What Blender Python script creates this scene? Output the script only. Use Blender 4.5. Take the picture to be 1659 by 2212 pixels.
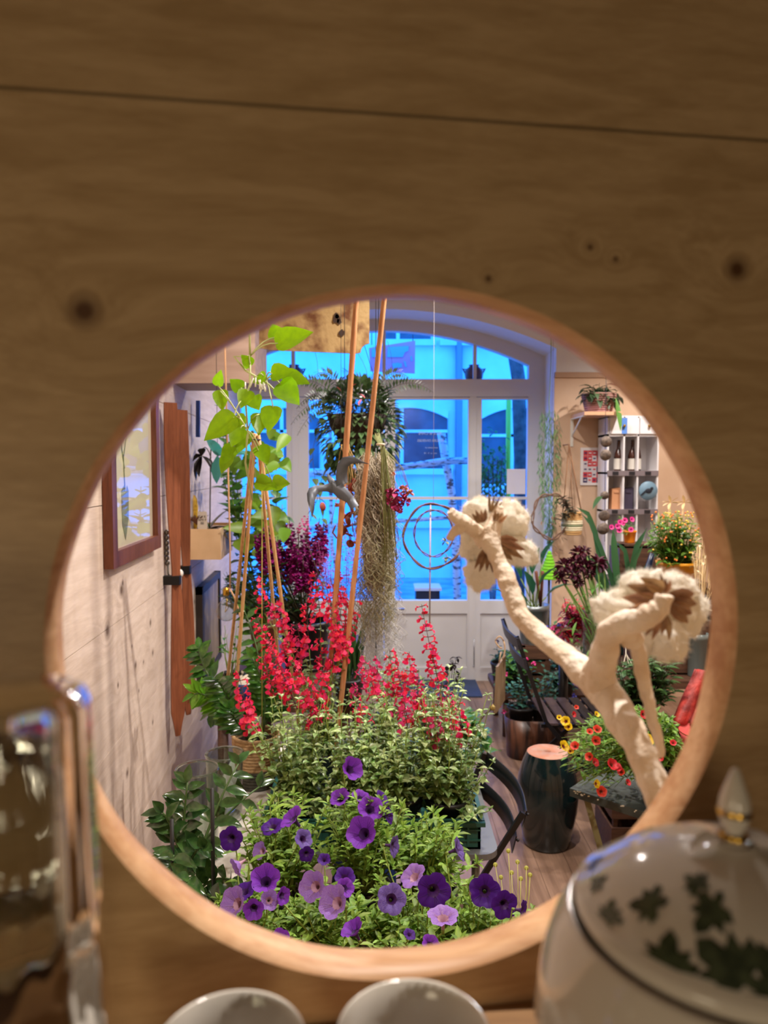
import bpy, math, random
from mathutils import Vector, Matrix, noise
R = random.Random(7)
D = bpy.data
for o in list(D.objects): D.objects.remove(o)
sc = bpy.context.scene
COL = sc.collection
PI = math.pi
V = Vector
# ---------------------------------------------------------------- camera
CAMZ, F, PITCH = 1.8, 1600.0, math.radians(3.3)
cd = D.cameras.new('camera'); cam = D.objects.new('camera', cd); COL.objects.link(cam)
cam.location = (0, 0, CAMZ); cam.rotation_euler = (PI/2 - PITCH, 0, 0)
cd.sensor_fit = 'VERTICAL'; cd.sensor_height = 36; cd.sensor_width = 27; cd.lens = 36*F/2212
cd.clip_start = 0.02; cd.clip_end = 100
cd.dof.use_dof = True; cd.dof.focus_distance = 1.15; cd.dof.aperture_fstop = 8.2
sc.camera = cam
# ---------------------------------------------------------------- sky, exposure
w = D.worlds.new('sky'); sc.world = w; w.use_nodes = True
bg = w.node_tree.nodes['Background']
bg.inputs[0].default_value = (0.02, 0.225, 1.0, 1); bg.inputs[1].default_value = 6.6
vs = sc.view_settings
vs.view_transform = 'Standard'; vs.look = 'None'; vs.gamma = 1; vs.use_curve_mapping = False; vs.exposure = 0.0
sc.cycles.max_bounces = 10; sc.cycles.transparent_max_bounces = 24; sc.cycles.transmission_bounces = 10
sc.cycles.sample_clamp_indirect = 8; sc.cycles.caustics_refractive = True
# ---------------------------------------------------------------- shop lamps (the fittings are built further down)
WARM = (1.0, .925, .85)
SPOTS = [(-.15, 5.0, 2.93, 50), (.55, 2.5, 2.93, 100), (.28, .66, 2.93, 66), (1.75, 3.3, 2.93, 58), (2.0, 4.8, 2.93, 56), (.9, 4.4, 2.93, 46), (-.3, 3.1, 2.93, 34), (2.2, 2.2, 2.93, 34)]
for x, y, z, e in SPOTS:
    l = D.lights.new('ceiling_spot_light', 'SPOT'); l.energy = e*1.75; l.color = WARM; l.shadow_soft_size = .03; l.spot_size = math.radians(150); l.spot_blend = .75
    o = D.objects.new('ceiling_spot_light', l); COL.objects.link(o); o.location = (x, y, z+.07)
for x, y, z, e, s in [(-.30, -.28, 1.68, 1.7, .09), (.20, -.50, 1.62, 3.0, .08)]:      # the dim room on the camera's side of the partition
    l = D.lights.new('tea_corner_light', 'POINT'); l.energy = e; l.color = (1, .82, .56); l.shadow_soft_size = s
    o = D.objects.new('tea_corner_light', l); COL.objects.link(o); o.location = (x, y, z)
# ---------------------------------------------------------------- pixel -> place
def ray(px, py):
    a = (px-829.5)/F; b = -(py-1106)/F
    c, s = math.cos(PITCH), math.sin(PITCH)
    return V((a, c+b*s, -s+b*c))
def P(px, py, Y):
    d = ray(px, py); t = Y/d.y
    return V((d.x*t, Y, CAMZ+d.z*t))
def PZ(px, py, z):
    d = ray(px, py); t = (z-CAMZ)/d.z
    return V((d.x*t, d.y*t, z))
def m_(Y): return Y/F
def W(y, z, out=0): return V((-(.75+.075*y)+out, y, z))
def WL(px, py, out=0):
    d = ray(px, py); t = (out-.75)/(d.x+.075*d.y)
    return V((d.x*t, d.y*t, CAMZ+d.z*t))
# ---------------------------------------------------------------- mesh builder
class MB:
    def __init__(s): s.v = []; s.f = []; s.m = []; s.s = []
    def add(s, vs, fs, mi=0, smooth=True):
        b = len(s.v); s.v += [tuple(v) for v in vs]
        for f in fs:
            s.f.append(tuple(i+b for i in f)); s.m.append(mi); s.s.append(smooth)
    def box(s, lo, hi, mi=0, M=None):
        x0, y0, z0 = lo; x1, y1, z1 = hi
        vs = [V(p) for p in ((x0,y0,z0),(x1,y0,z0),(x1,y1,z0),(x0,y1,z0),(x0,y0,z1),(x1,y0,z1),(x1,y1,z1),(x0,y1,z1))]
        if M: vs = [M @ v for v in vs]
        s.add(vs, [(0,3,2,1),(4,5,6,7),(0,1,5,4),(1,2,6,5),(2,3,7,6),(3,0,4,7)], mi, False)
    def hexa(s, p, mi=0):     # eight corners: bottom 4, top 4
        s.add(p, [(0,3,2,1),(4,5,6,7),(0,1,5,4),(1,2,6,5),(2,3,7,6),(3,0,4,7)], mi, False)
    def bar(s, a, b, w, h, up=(0,0,1), mi=0):
        a, b = V(a), V(b); d = (b-a).normalized(); x = d.cross(V(up))
        if x.length < 1e-4: x = d.cross(V((1,0,0)))
        x.normalize(); y = x.cross(d)
        x *= w/2; y *= h/2
        s.hexa([a-x-y, a+x-y, b+x-y, b-x-y, a-x+y, a+x+y, b+x+y, b-x+y], mi)
    def tube(s, pts, r, n=6, mi=0, r1=None, cap=True):
        pts = [V(p) for p in pts]; N = len(pts); vs = []; fs = []
        x = None
        for i, p in enumerate(pts):
            d = (pts[min(i+1, N-1)]-pts[max(i-1, 0)])
            d = d.normalized() if d.length > 1e-9 else V((0,0,1))
            if x is None: x = d.orthogonal().normalized()
            else:
                x = x-d*x.dot(d); x = x.normalized() if x.length > 1e-6 else d.orthogonal().normalized()
            y = d.cross(x)
            if callable(r): rr = r(i/(N-1))
            else: rr = r if r1 is None else r+(r1-r)*i/(N-1)
            for k in range(n):
                a = 2*PI*k/n; vs.append(p+x*math.cos(a)*rr+y*math.sin(a)*rr)
        for i in range(N-1):
            for k in range(n):
                k2 = (k+1) % n; fs.append((i*n+k, i*n+k2, (i+1)*n+k2, (i+1)*n+k))
        if cap: fs.append(tuple(range(n))[::-1]); fs.append(tuple((N-1)*n+k for k in range(n)))
        s.add(vs, fs, mi)
    def lathe(s, prof, c=(0,0,0), n=32, mi=0, M=None, closed=False, smooth=True, wob=None):
        c = V(c); vs = []; fs = []; N = len(prof)
        for r, z in prof:
            for k in range(n):
                a = 2*PI*k/n; q = r*(1+(wob(a, z) if wob else 0))
                v = V((q*math.cos(a), q*math.sin(a), z)); v = (M @ v) if M else v
                vs.append(v+c)
        for i in range(N if closed else N-1):
            j = (i+1) % N
            for k in range(n):
                k2 = (k+1) % n; fs.append((i*n+k, i*n+k2, j*n+k2, j*n+k))
        s.add(vs, fs, mi, smooth)
    def ball(s, c, r, n=8, mi=0, M=None):
        rx, ry, rz = r if hasattr(r, '__len__') else (r, r, r); m = max(4, n//2+1); vs = []; fs = []; c = V(c)
        for i in range(m+1):
            t = PI*i/m
            for k in range(n):
                a = 2*PI*k/n; v = V((rx*math.sin(t)*math.cos(a), ry*math.sin(t)*math.sin(a), rz*math.cos(t)))
                vs.append(c+((M @ v) if M else v))
        for i in range(m):
            for k in range(n):
                k2 = (k+1) % n; fs.append((i*n+k, (i+1)*n+k, (i+1)*n+k2, i*n+k2))
        s.add(vs, fs, mi)
    def prism(s, poly, M, t, mi=0):      # flat outline in local XY, thickness along local Z
        n = len(poly)
        vs = [M @ V((x, y, -t/2)) for x, y in poly]+[M @ V((x, y, t/2)) for x, y in poly]
        fs = [tuple(range(n))[::-1], tuple(range(n, 2*n))]+[(i, (i+1) % n, n+(i+1) % n, n+i) for i in range(n)]
        s.add(vs, fs, mi, False)
    def leaf(s, b, d, L, Wd, shape='ov', droop=.4, fold=.25, mi=0, up=None, roll=0):
        prof = LP[shape]; b = V(b); d = V(d).normalized()
        u = V(up) if up else V((0,0,1))
        side = d.cross(u)
        if side.length < 1e-3: side = d.orthogonal()
        side.normalize(); nrm = side.cross(d)
        if roll:
            q = Matrix.Rotation(roll, 3, d); side = q @ side; nrm = q @ nrm
        vs = []; fs = []; p = b.copy(); pt = 0; dd = d.copy(); K = len(prof)
        for i, (t, wd) in enumerate(prof):
            st = (t-pt)*L; pt = t
            dd = (dd+V((0,0,-1))*droop*abs(st)/L*1.2).normalized(); p = p+dd*st
            ww = wd*Wd/2
            vs += [p-side*ww+nrm*ww*fold*2, p, p+side*ww+nrm*ww*fold*2]
        for i in range(K-1):
            a = i*3; fs += [(a, a+1, a+4, a+3), (a+1, a+2, a+5, a+4)]
        s.add(vs, fs, mi)
    def build(s, name, mat, parent=None, loc=None):
        me = s.mesh(name, mat, loc if loc is not None else (parent['_o'] if parent and '_o' in parent else (0,0,0)))
        o = D.objects.new(name, me); COL.objects.link(o)
        if parent: 
            o.parent = parent; o['_o'] = parent['_o']
        else:
            l = loc if loc is not None else (0,0,0); o.location = l; o['_o'] = tuple(l)
        return o
    def mesh(s, name, mat, org=(0,0,0)):
        me = D.meshes.new(name); q = V(org)
        me.from_pydata([(v[0]-q.x, v[1]-q.y, v[2]-q.z) for v in s.v], [], s.f)
        for mm in (mat if isinstance(mat, (list, tuple)) else [mat]): me.materials.append(mm)
        me.polygons.foreach_set('material_index', s.m); me.polygons.foreach_set('use_smooth', s.s); me.update()
        return me
LP = {'ov': [(0,.05),(.14,.55),(.38,1),(.66,.8),(.88,.32),(1,0)],
      'la': [(0,.15),(.3,.85),(.55,1),(.8,.6),(1,0)],
      'he': [(-.06,.35),(0,.75),(.12,1),(.35,.98),(.6,.72),(.82,.34),(1,0)],
      'st': [(0,.7),(.25,1),(.5,.95),(.75,.7),(1,0)],
      'ob': [(0,.08),(.3,.5),(.6,.95),(.82,.9),(1,0)],
      'sm': [(0,.1),(.45,1),(1,0)]}
def thing(name, label, cat, loc, group=None, kind=None):
    o = D.objects.new(name, None); COL.objects.link(o); o.location = loc; o.empty_display_size = .02
    o['label'] = label; o['category'] = cat; o['_o'] = tuple(loc)
    if group: o['group'] = group
    if kind: o['kind'] = kind
    return o
def solo(mb, name, mat, label, cat, loc, group=None, kind=None):
    o = mb.build(name, mat, None, loc); o['label'] = label; o['category'] = cat
    if group: o['group'] = group
    if kind: o['kind'] = kind
    return o
def struct(mb, name, mat, loc=(0,0,0)):
    o = mb.build(name, mat, None, loc); o['kind'] = 'structure'; return o
def place(me, name, parent, loc, axis=(0,0,1), spin=0, sc_=1.0):     # mesh data shared, axis = where local Z points
    o = D.objects.new(name, me); COL.objects.link(o)
    q = V(axis).normalized().to_track_quat('Z', 'Y').to_matrix().to_4x4() @ Matrix.Rotation(spin, 4, 'Z')
    o.parent = parent; o['_o'] = parent['_o'] if parent else tuple(loc)
    l = V(loc)-V(parent['_o']) if parent else V(loc)
    o.matrix_local = Matrix.Translation(l) @ q @ Matrix.Scale(sc_, 4)
    return o
# ---------------------------------------------------------------- materials
def lin(c): return tuple(((x/255)/12.92 if x/255 <= .04045 else ((x/255+.055)/1.055)**2.4) for x in c)
MC = {}
def mat(name, rgb, rough=.6, var=0., rgb2=None, nscale=20, bump=0., bscale=60, metal=0., transl=0., spec=.5, stretch=None, coat=0., detail=3, contrast=(.35,.65)):
    if name in MC: return MC[name]
    m = D.materials.new(name); m.use_nodes = True; nt = m.node_tree; N = nt.nodes; L = nt.links
    b = N['Principled BSDF']; b.inputs['Roughness'].default_value = rough; b.inputs['Metallic'].default_value = metal
    b.inputs['Specular IOR Level'].default_value = spec; b.inputs['Coat Weight'].default_value = coat
    b.inputs['Coat Roughness'].default_value = .08
    c1 = lin(rgb)+(1,); col = None
    tc = N.new('ShaderNodeTexCoord'); src = tc.outputs['Object']
    if stretch:
        mp = N.new('ShaderNodeMapping'); mp.inputs['Scale'].default_value = stretch; L.new(src, mp.inputs[0]); src = mp.outputs[0]
    if rgb2:
        nz = N.new('ShaderNodeTexNoise'); nz.inputs['Scale'].default_value = nscale; nz.inputs['Detail'].default_value = detail; L.new(src, nz.inputs['Vector'])
        rp = N.new('ShaderNodeValToRGB'); rp.color_ramp.elements[0].position = contrast[0]; rp.color_ramp.elements[1].position = contrast[1]
        rp.color_ramp.elements[0].color = c1; rp.color_ramp.elements[1].color = lin(rgb2)+(1,); L.new(nz.outputs[0], rp.inputs[0]); col = rp.outputs[0]
    if var:
        g = N.new('ShaderNodeNewGeometry'); h = N.new('ShaderNodeHueSaturation')
        mr = N.new('ShaderNodeMapRange'); mr.inputs[3].default_value = 1-var; mr.inputs[4].default_value = 1+var
        L.new(g.outputs['Random Per Island'], mr.inputs[0]); L.new(mr.outputs[0], h.inputs['Value'])
        m2 = N.new('ShaderNodeMapRange'); m2.inputs[3].default_value = .5-var*.05; m2.inputs[4].default_value = .5+var*.05
        ml = N.new('ShaderNodeMath'); ml.operation = 'MULTIPLY'; ml.inputs[1].default_value = 7.31; fr = N.new('ShaderNodeMath'); fr.operation = 'FRACT'
        L.new(g.outputs['Random Per Island'], ml.inputs[0]); L.new(ml.outputs[0], fr.inputs[0]); L.new(fr.outputs[0], m2.inputs[0]); L.new(m2.outputs[0], h.inputs['Hue'])
        if col: L.new(col, h.inputs['Color'])
        else: h.inputs['Color'].default_value = c1
        col = h.outputs[0]
    if col: L.new(col, b.inputs['Base Color'])
    else: b.inputs['Base Color'].default_value = c1
    if bump:
        nb = N.new('ShaderNodeTexNoise'); nb.inputs['Scale'].default_value = bscale; nb.inputs['Detail'].default_value = 4; L.new(src, nb.inputs['Vector'])
        bp = N.new('ShaderNodeBump'); bp.inputs['Strength'].default_value = bump; bp.inputs['Distance'].default_value = .01
        L.new(nb.outputs[0], bp.inputs['Height']); L.new(bp.outputs[0], b.inputs['Normal'])
    if transl:
        t = N.new('ShaderNodeBsdfTranslucent'); mx = N.new('ShaderNodeMixShader'); mx.inputs[0].default_value = transl
        if col: L.new(col, t.inputs[0])
        else: t.inputs[0].default_value = c1
        L.new(b.outputs[0], mx.inputs[1]); L.new(t.outputs[0], mx.inputs[2]); L.new(mx.outputs[0], N['Material Output'].inputs[0])
    MC[name] = m; return m
def leafmat(name, rgb, var=.25, rough=.42, transl=.22, rgb2=None, spec=.45): return mat(name, rgb, rough, var, rgb2, 55, 0, 60, 0, transl, spec)
def emis(name, rgb, s):
    m = D.materials.new(name); m.use_nodes = True; b = m.node_tree.nodes['Principled BSDF']
    b.inputs['Base Color'].default_value = lin(rgb)+(1,); b.inputs['Emission Color'].default_value = lin(rgb)+(1,); b.inputs['Emission Strength'].default_value = s
    return m
def pane_mat(name='window_glass', tint=(1,1,1), g=.5):
    m = D.materials.new(name); m.use_nodes = True; nt = m.node_tree; N = nt.nodes; L = nt.links
    N.remove(N['Principled BSDF']); tr = N.new('ShaderNodeBsdfTransparent'); tr.inputs[0].default_value = tint+(1,)
    gl = N.new('ShaderNodeBsdfGlossy'); gl.inputs['Roughness'].default_value = .02; lw = N.new('ShaderNodeLayerWeight')
    pw_ = N.new('ShaderNodeMath'); pw_.operation = 'POWER'; pw_.inputs[1].default_value = 4; L.new(lw.outputs['Facing'], pw_.inputs[0])
    mu = N.new('ShaderNodeMath'); mu.operation = 'MULTIPLY_ADD'; mu.use_clamp = True; mu.inputs[1].default_value = .7*g; mu.inputs[2].default_value = .04*g; L.new(pw_.outputs[0], mu.inputs[0])
    mx = N.new('ShaderNodeMixShader'); L.new(mu.outputs[0], mx.inputs[0]); L.new(tr.outputs[0], mx.inputs[1]); L.new(gl.outputs[0], mx.inputs[2])
    L.new(mx.outputs[0], N['Material Output'].inputs[0]); return m
def glass_mat(name, rgb=(250,252,250), rough=0.):
    m = D.materials.new(name); m.use_nodes = True; b = m.node_tree.nodes['Principled BSDF']
    b.inputs['Base Color'].default_value = lin(rgb)+(1,); b.inputs['Roughness'].default_value = rough
    b.inputs['Transmission Weight'].default_value = 1; b.inputs['IOR'].default_value = 1.47
    return m
def wood_mat(name, a, b, knots=(), axis=0, scale=1., rough=.5, bump=.05, knotcol=(60,38,20), ring=.35):
    """boards with stretched grain that bends round each knot; knots = [(point, radius)] in object space"""
    m = D.materials.new(name); m.use_nodes = True; nt = m.node_tree; N = nt.nodes; L = nt.links
    B = N['Principled BSDF']; B.inputs['Roughness'].default_value = rough; B.inputs['Specular IOR Level'].default_value = .35
    tc = N.new('ShaderNodeTexCoord'); src = tc.outputs['Object']
    st = [1,1,1]; st = [14*scale]*3; st[axis] = .9*scale
    mp = N.new('ShaderNodeMapping'); mp.inputs['Scale'].default_value = st; L.new(src, mp.inputs[0])
    kd = None; add = None
    for c, r in knots:
        vd = N.new('ShaderNodeVectorMath'); vd.operation = 'DISTANCE'; L.new(src, vd.inputs[0]); vd.inputs[1].default_value = c
        dv = N.new('ShaderNodeMath'); dv.operation = 'DIVIDE'; L.new(vd.outputs['Value'], dv.inputs[0]); dv.inputs[1].default_value = r
        if kd is None: kd = dv.outputs[0]
        else:
            mn = N.new('ShaderNodeMath'); mn.operation = 'MINIMUM'; L.new(kd, mn.inputs[0]); L.new(dv.outputs[0], mn.inputs[1]); kd = mn.outputs[0]
    vec = mp.outputs[0]
    if kd is not None:
        ip = N.new('ShaderNodeMath'); ip.operation = 'ADD'; L.new(kd, ip.inputs[0]); ip.inputs[1].default_value = 1.0
        iv = N.new('ShaderNodeMath'); iv.operation = 'DIVIDE'; iv.inputs[0].default_value = 3.0; L.new(ip.outputs[0], iv.inputs[1])
        cb = N.new('ShaderNodeCombineXYZ'); 
        for k in range(3): L.new(iv.outputs[0], cb.inputs[k])
        va = N.new('ShaderNodeVectorMath'); va.operation = 'ADD'; L.new(vec, va.inputs[0]); L.new(cb.outputs[0], va.inputs[1]); vec = va.outputs[0]
    nz = N.new('ShaderNodeTexNoise'); nz.inputs['Scale'].default_value = 1.6; nz.inputs['Detail'].default_value = 5; nz.inputs['Roughness'].default_value = .55; nz.inputs['Distortion'].default_value = .6; L.new(vec, nz.inputs['Vector'])
    n2 = N.new('ShaderNodeTexNoise'); n2.inputs['Scale'].default_value = 9; n2.inputs['Detail'].default_value = 3; L.new(vec, n2.inputs['Vector'])
    mm = N.new('ShaderNodeMath'); mm.operation = 'MULTIPLY_ADD'; L.new(n2.outputs[0], mm.inputs[0]); mm.inputs[1].default_value = ring; L.new(nz.outputs[0], mm.inputs[2])
    rp = N.new('ShaderNodeValToRGB'); rp.color_ramp.elements[0].position = .5; rp.color_ramp.elements[1].position = .85
    rp.color_ramp.elements[0].color = lin(a)+(1,); rp.color_ramp.elements[1].color = lin(b)+(1,); L.new(mm.outputs[0], rp.inputs[0]); col = rp.outputs[0]
    if kd is not None:
        r2 = N.new('ShaderNodeValToRGB'); e = r2.color_ramp.elements; e[0].position = .15; e[0].color = (1,1,1,1); e[1].position = .6; e[1].color = (0,0,0,1)
        x = e.new(.3); x.color = (.55,.55,.55,1)
        sc2 = N.new('ShaderNodeMath'); sc2.operation = 'MULTIPLY'; sc2.inputs[1].default_value = .3; L.new(kd, sc2.inputs[0]); L.new(sc2.outputs[0], r2.inputs[0])
        mx = N.new('ShaderNodeMix'); mx.data_type = 'RGBA'; L.new(r2.outputs[0], mx.inputs[0]); L.new(col, mx.inputs[6]); mx.inputs[7].default_value = lin(knotcol)+(1,); col = mx.outputs[2]
    L.new(col, B.inputs['Base Color'])
    if bump:
        bp = N.new('ShaderNodeBump'); bp.inputs['Strength'].default_value = bump; bp.inputs['Distance'].default_value = .004; L.new(mm.outputs[0], bp.inputs['Height']); L.new(bp.outputs[0], B.inputs['Normal'])
    return m
def text_mesh(s, size, mat_, name, parent, M, mirror=False):
    cu = D.curves.new(name, 'FONT'); cu.body = s; cu.size = size; cu.align_x = 'CENTER'; cu.align_y = 'CENTER'; cu.extrude = size*.02
    o = D.objects.new(name, cu); COL.objects.link(o); bpy.context.view_layer.update()
    me = D.meshes.new_from_object(o); D.objects.remove(o); 
    if mirror:
        for v in me.vertices: v.co.x = -v.co.x
    me.materials.clear(); me.materials.append(mat_)
    o = D.objects.new(name, me); COL.objects.link(o); o.parent = parent; o['_o'] = parent['_o']
    o.matrix_local = Matrix.Translation(-V(parent['_o'])) @ M
    return o
def frame_M(o, x, y):    # local axes -> matrix
    x = V(x).normalized(); z = x.cross(V(y)).normalized(); y = z.cross(x)
    M = Matrix((x, y, z)).transposed().to_4x4(); M.translation = V(o); return M
def arc(a, b, sag, n=8, jit=0, rng=R):
    a, b = V(a), V(b); sag = V(sag); out = []
    for i in range(n+1):
        t = i/n; p = a.lerp(b, t)+sag*4*t*(1-t)
        if jit and 0 < i < n: p += V((rng.uniform(-jit,jit), rng.uniform(-jit,jit), rng.uniform(-jit,jit)))
        out.append(p)
    return out
def at_path(pts, t):
    k = t*(len(pts)-1); i = min(int(k), len(pts)-2); return pts[i].lerp(pts[i+1], k-i), (pts[i+1]-pts[i]).normalized()
def rdir(rng=R, z0=-1, z1=1):
    a = rng.uniform(0, 2*PI); z = rng.uniform(z0, z1); r = math.sqrt(max(0, 1-z*z)); return V((r*math.cos(a), r*math.sin(a), z))
# ================================================================ ROOM SHELL
YD, YF = 6.25, 5.8
white = mat('white_wall_paint', (222,220,218), .75, bump=.03)
wallwood_k = []
for px, py, r in [(262,1275,.018),(232,1362,.02),(325,1345,.012),(293,1437,.012),(285,1396,.006),(300,1492,.006),(265,1260,.008),(330,1410,.01),(275,1670,.012),(330,1560,.009),(310,1430,.007),(420,1300,.01),(255,1480,.008)]:
    wallwood_k.append((WL(px, py), r))
wallm = wood_mat('whitewashed_boards', (226,206,190), (206,184,166), wallwood_k, axis=1, scale=1.2, rough=.6, bump=.12, knotcol=(120,98,84))
mb = MB()
zb = [0, .42, .84, 1.26, 1.68, 2.1, 2.52, 3.1]
for i in range(len(zb)-1):
    g = .0015
    mb.hexa([W(-1.3,zb[i]+g,-.03), W(-1.3,zb[i]+g,0), W(YF+.5,zb[i]+g,0), W(YF+.5,zb[i]+g,-.03), W(-1.3,zb[i+1]-g,-.03), W(-1.3,zb[i+1]-g,0), W(YF+.5,zb[i+1]-g,0), W(YF+.5,zb[i+1]-g,-.03)])
mb.hexa([W(-1.3,0,-.1), W(-1.3,0,-.028), W(YF+.5,0,-.028), W(YF+.5,0,-.1), W(-1.3,3.1,-.1), W(-1.3,3.1,-.028), W(YF+.5,3.1,-.028), W(YF+.5,3.1,-.1)])
struct(mb, 'wall_left', wallm)
# floor, ceiling, other walls
fm = wood_mat('worn_floorboards', (148,118,98), (112,86,70), (), axis=1, scale=.8, rough=.3, bump=.05)
mb = MB(); 
for i in range(-9, 26):
    mb.box((i*.14+.0008, -1.4, -.03), ((i+1)*.14-.0008, 6.6, 0))
mb.box((-1.4,-1.4,-.08),(3.7,6.6,-.028))
struct(mb, 'floor', fm)
mb = MB(); mb.box((-1.5,-1.5,3.1),(3.8,6.7,3.2)); struct(mb, 'ceiling', white)
mb = MB(); mb.box((3.2,-1.4,0),(3.3,6.6,3.1)); struct(mb, 'wall_right', mat('beige_wall', (214,186,160), .8))
mb = MB(); mb.box((-1.4,-1.45,0),(3.3,-1.35,3.1)); struct(mb, 'wall_back', mat('dim_back_wall', (150,120,85), .8))
# front wall with an arched opening (half width .. about x=0)
HW = 1.335
def archz(x, base=2.985, k=.168): return base-k*(x)**2
zs = 2.70
mb = MB(); n = 24; H = 3.1
prev = None
for i in range(n+1):
    x = -HW+2*HW*i/n; z = archz(x)+.05
    if prev:
        x0, z0 = prev
        mb.hexa([(x0,YF,z0),(x,YF,z),(x,YD+.25,z),(x0,YD+.25,z0),(x0,YF,H),(x,YF,H),(x,YD+.25,H),(x0,YD+.25,H)])
    prev = (x, z)
mb.box((HW,YF,0),(3.3,YD+.25,H)); mb.box((-1.6,YF,0),(-HW,YD+.25,H))
struct(mb, 'wall_front', white)
# beige board lining on the front wall right of the door, top trim
mb = MB(); a = P(1198,810,YF-.02); b = P(1560,810,YF-.02)
mb.box((a.x,YF-.02,0),(3.2,YF,a.z)); struct(mb, 'wall_front_lining', mat('beige_board', (216,184,156), .8, rgb2=(206,172,142), nscale=4))
mb = MB(); mb.box((a.x,YF-.035,a.z-.02),(3.2,YF,a.z+.02)); struct(mb, 'trim_1', mat('pale_timber_trim', (176,140,112), .6))
# ---------------------------------------------------------------- shop front joinery
jn = mat('white_door_paint', (205,203,203), .45, bump=.02)
glass = pane_mat()
def X(px): return (px-829.5)/F*YD/1.0
def Z(py): return P(829.5, py, YD).z
def fb(mb, x0, x1, z0, z1, y0=YD-.03, y1=YD+.03): mb.box((x0,y0,z0),(x1,y1,z1))
z_tr0, z_tr1 = Z(858), Z(820)       # transom rail
def gz(x): return Z(716)-(Z(716)-Z(790))*(x/X(829.5+308))**2      # top of the arched glass
def oz(x): return gz(x)+.085
xo, xg = X(1172), X(1138); xm0, xm1 = X(1012), X(1040)
# fixed frame = window structure : jambs, mullions, arched head
mb = MB()
for s in (-1, 1):
    fb(mb, min(s*xg,s*xo), max(s*xg,s*xo), 0, gz(xg)+.03, YD-.04, YD+.05); fb(mb, min(s*xo*.999,s*(HW+.02)), max(s*xo*.999,s*(HW+.02)), 0, archz(HW)+.1, YD-.03, YD+.06)
    fb(mb, min(s*X(1013),s*X(1027)), max(s*X(1013),s*X(1027)), 0, z_tr0, YD-.035, YD+.035)
fb(mb, -xg, xg, z_tr0, z_tr1, YD-.04, YD+.05)
n = 28
for i in range(n):
    x0 = -xo+2*xo*i/n; x1 = -xo+2*xo*(i+1)/n
    mb.hexa([(x0,YD-.043,gz(x0)),(x1,YD-.043,gz(x1)),(x1,YD+.053,gz(x1)),(x0,YD+.053,gz(x0)),(x0,YD-.043,archz(x0)+.06),(x1,YD-.043,archz(x1)+.06),(x1,YD+.053,archz(x1)+.06),(x0,YD+.053,archz(x0)+.06)])
for px in (829.5, 1023.5, 635.5): fb(mb, X(px)-.014, X(px)+.014, z_tr1, gz(X(px))+.01, YD-.02, YD+.02)
fr = struct(mb, 'window_1', jn)
mb = MB(); vs = []; fs = []
for i in range(n+1):
    x = -xg+2*xg*i/n; vs += [(x,YD,z_tr1-.01),(x,YD,gz(x)+.01)]
for i in range(n): fs.append((2*i,2*i+2,2*i+3,2*i+1))
mb.add(vs, fs, 0, False); mb.build('window_pane', glass, fr)
# side lights: window_2 (left), window_3 (right)
zgb, zrb, zp1, zp0, zbot = Z(1296), Z(1324), Z(1326), Z(1440), 0.
def leafpanel(mb, x0, x1, st=.04, stl=None, str_=None, door=False):
    a = stl or st; b = str_ or st
    fb(mb, x0, x0+a, zbot, z_tr0-.004); fb(mb, x1-b, x1, zbot, z_tr0-.004)
    fb(mb, x0+a, x1-b, zrb, zgb); fb(mb, x0+a, x1-b, zbot, Z(1440)); fb(mb, x0+a, x1-b, z_tr0-.02, z_tr0-.004)
    fb(mb, x0+a, x1-b, Z(1440), zrb, YD-.012, YD+.012)
    fb(mb, x0+a, x1-b, Z(1079), Z(1073), YD-.014, YD+.014)
for nm, x0, x1 in (('window_2', -xg, -X(1027)), ('window_3', X(1027), xg)):
    mb = MB(); leafpanel(mb, x0, x1, .05 if 0 else .012, .045 if x0 > 0 else .004, .004 if x0 > 0 else .045)
    o = struct(mb, nm, jn)
    g = MB(); g.add([(x0,YD+.004,zgb-.01),(x1,YD+.004,zgb-.01),(x1,YD+.004,z_tr0),(x0,YD+.004,z_tr0)], [(0,1,2,3)]); g.build('window_pane', glass, o)
for k, (x0, x1) in enumerate(((-X(1013), -.004), (.004, X(1013)))):
    mb = MB(); leafpanel(mb, x0, x1, .085, None if k == 0 else .09, None if k == 0 else .012)
    o = struct(mb, 'door_%d' % (k+1), jn)
    g = MB(); g.add([(x0,YD+.004,zgb-.01),(x1,YD+.004,zgb-.01),(x1,YD+.004,z_tr0),(x0,YD+.004,z_tr0)], [(0,1,2,3)]); g.build('window_pane', glass, o)
    if k == 1:
        hm = mat('brushed_steel', (170,172,178), .25, metal=1)
        h = MB(); c = P(840,1313,YD-.03); h.tube([c, c+V((0,-.06,0))], .011, 10); h.tube([c+V((0,-.055,0)), c+V((.13,-.06,0))], .010, 10); h.lathe([(0,0),(.022,0),(.022,-.008),(0,-.008)], c+V((0,-.002,0)), 16, 0, Matrix.Rotation(PI/2,3,'X'))
        h.build('door_handle', hm, o)
        b = MB(); q = P(870,1313,YD-.035); b.tube([P(1024,1437,YD-.04), P(1024,1380,YD-.04)], .004, 6); b.ball(P(1024,1438,YD-.045), .008); b.build('floor_bolt', hm, o)
# door mat
mb = MB(); q = PZ(900,1468,0); q2 = PZ(1048,1507,0); y0, y1 = q2.y, PZ(1000,1468,0).y
mb.box((q.x-.15,y0,0),(q2.x-.02,y1,.012)); 
solo(mb, 'door_mat', mat('blue_grey_mat', (52,66,96), .95, bump=.4, bscale=300), 'dark blue grey mat lying in front of the glazed door', 'doormat', (.3,(y0+y1)/2,0))
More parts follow.
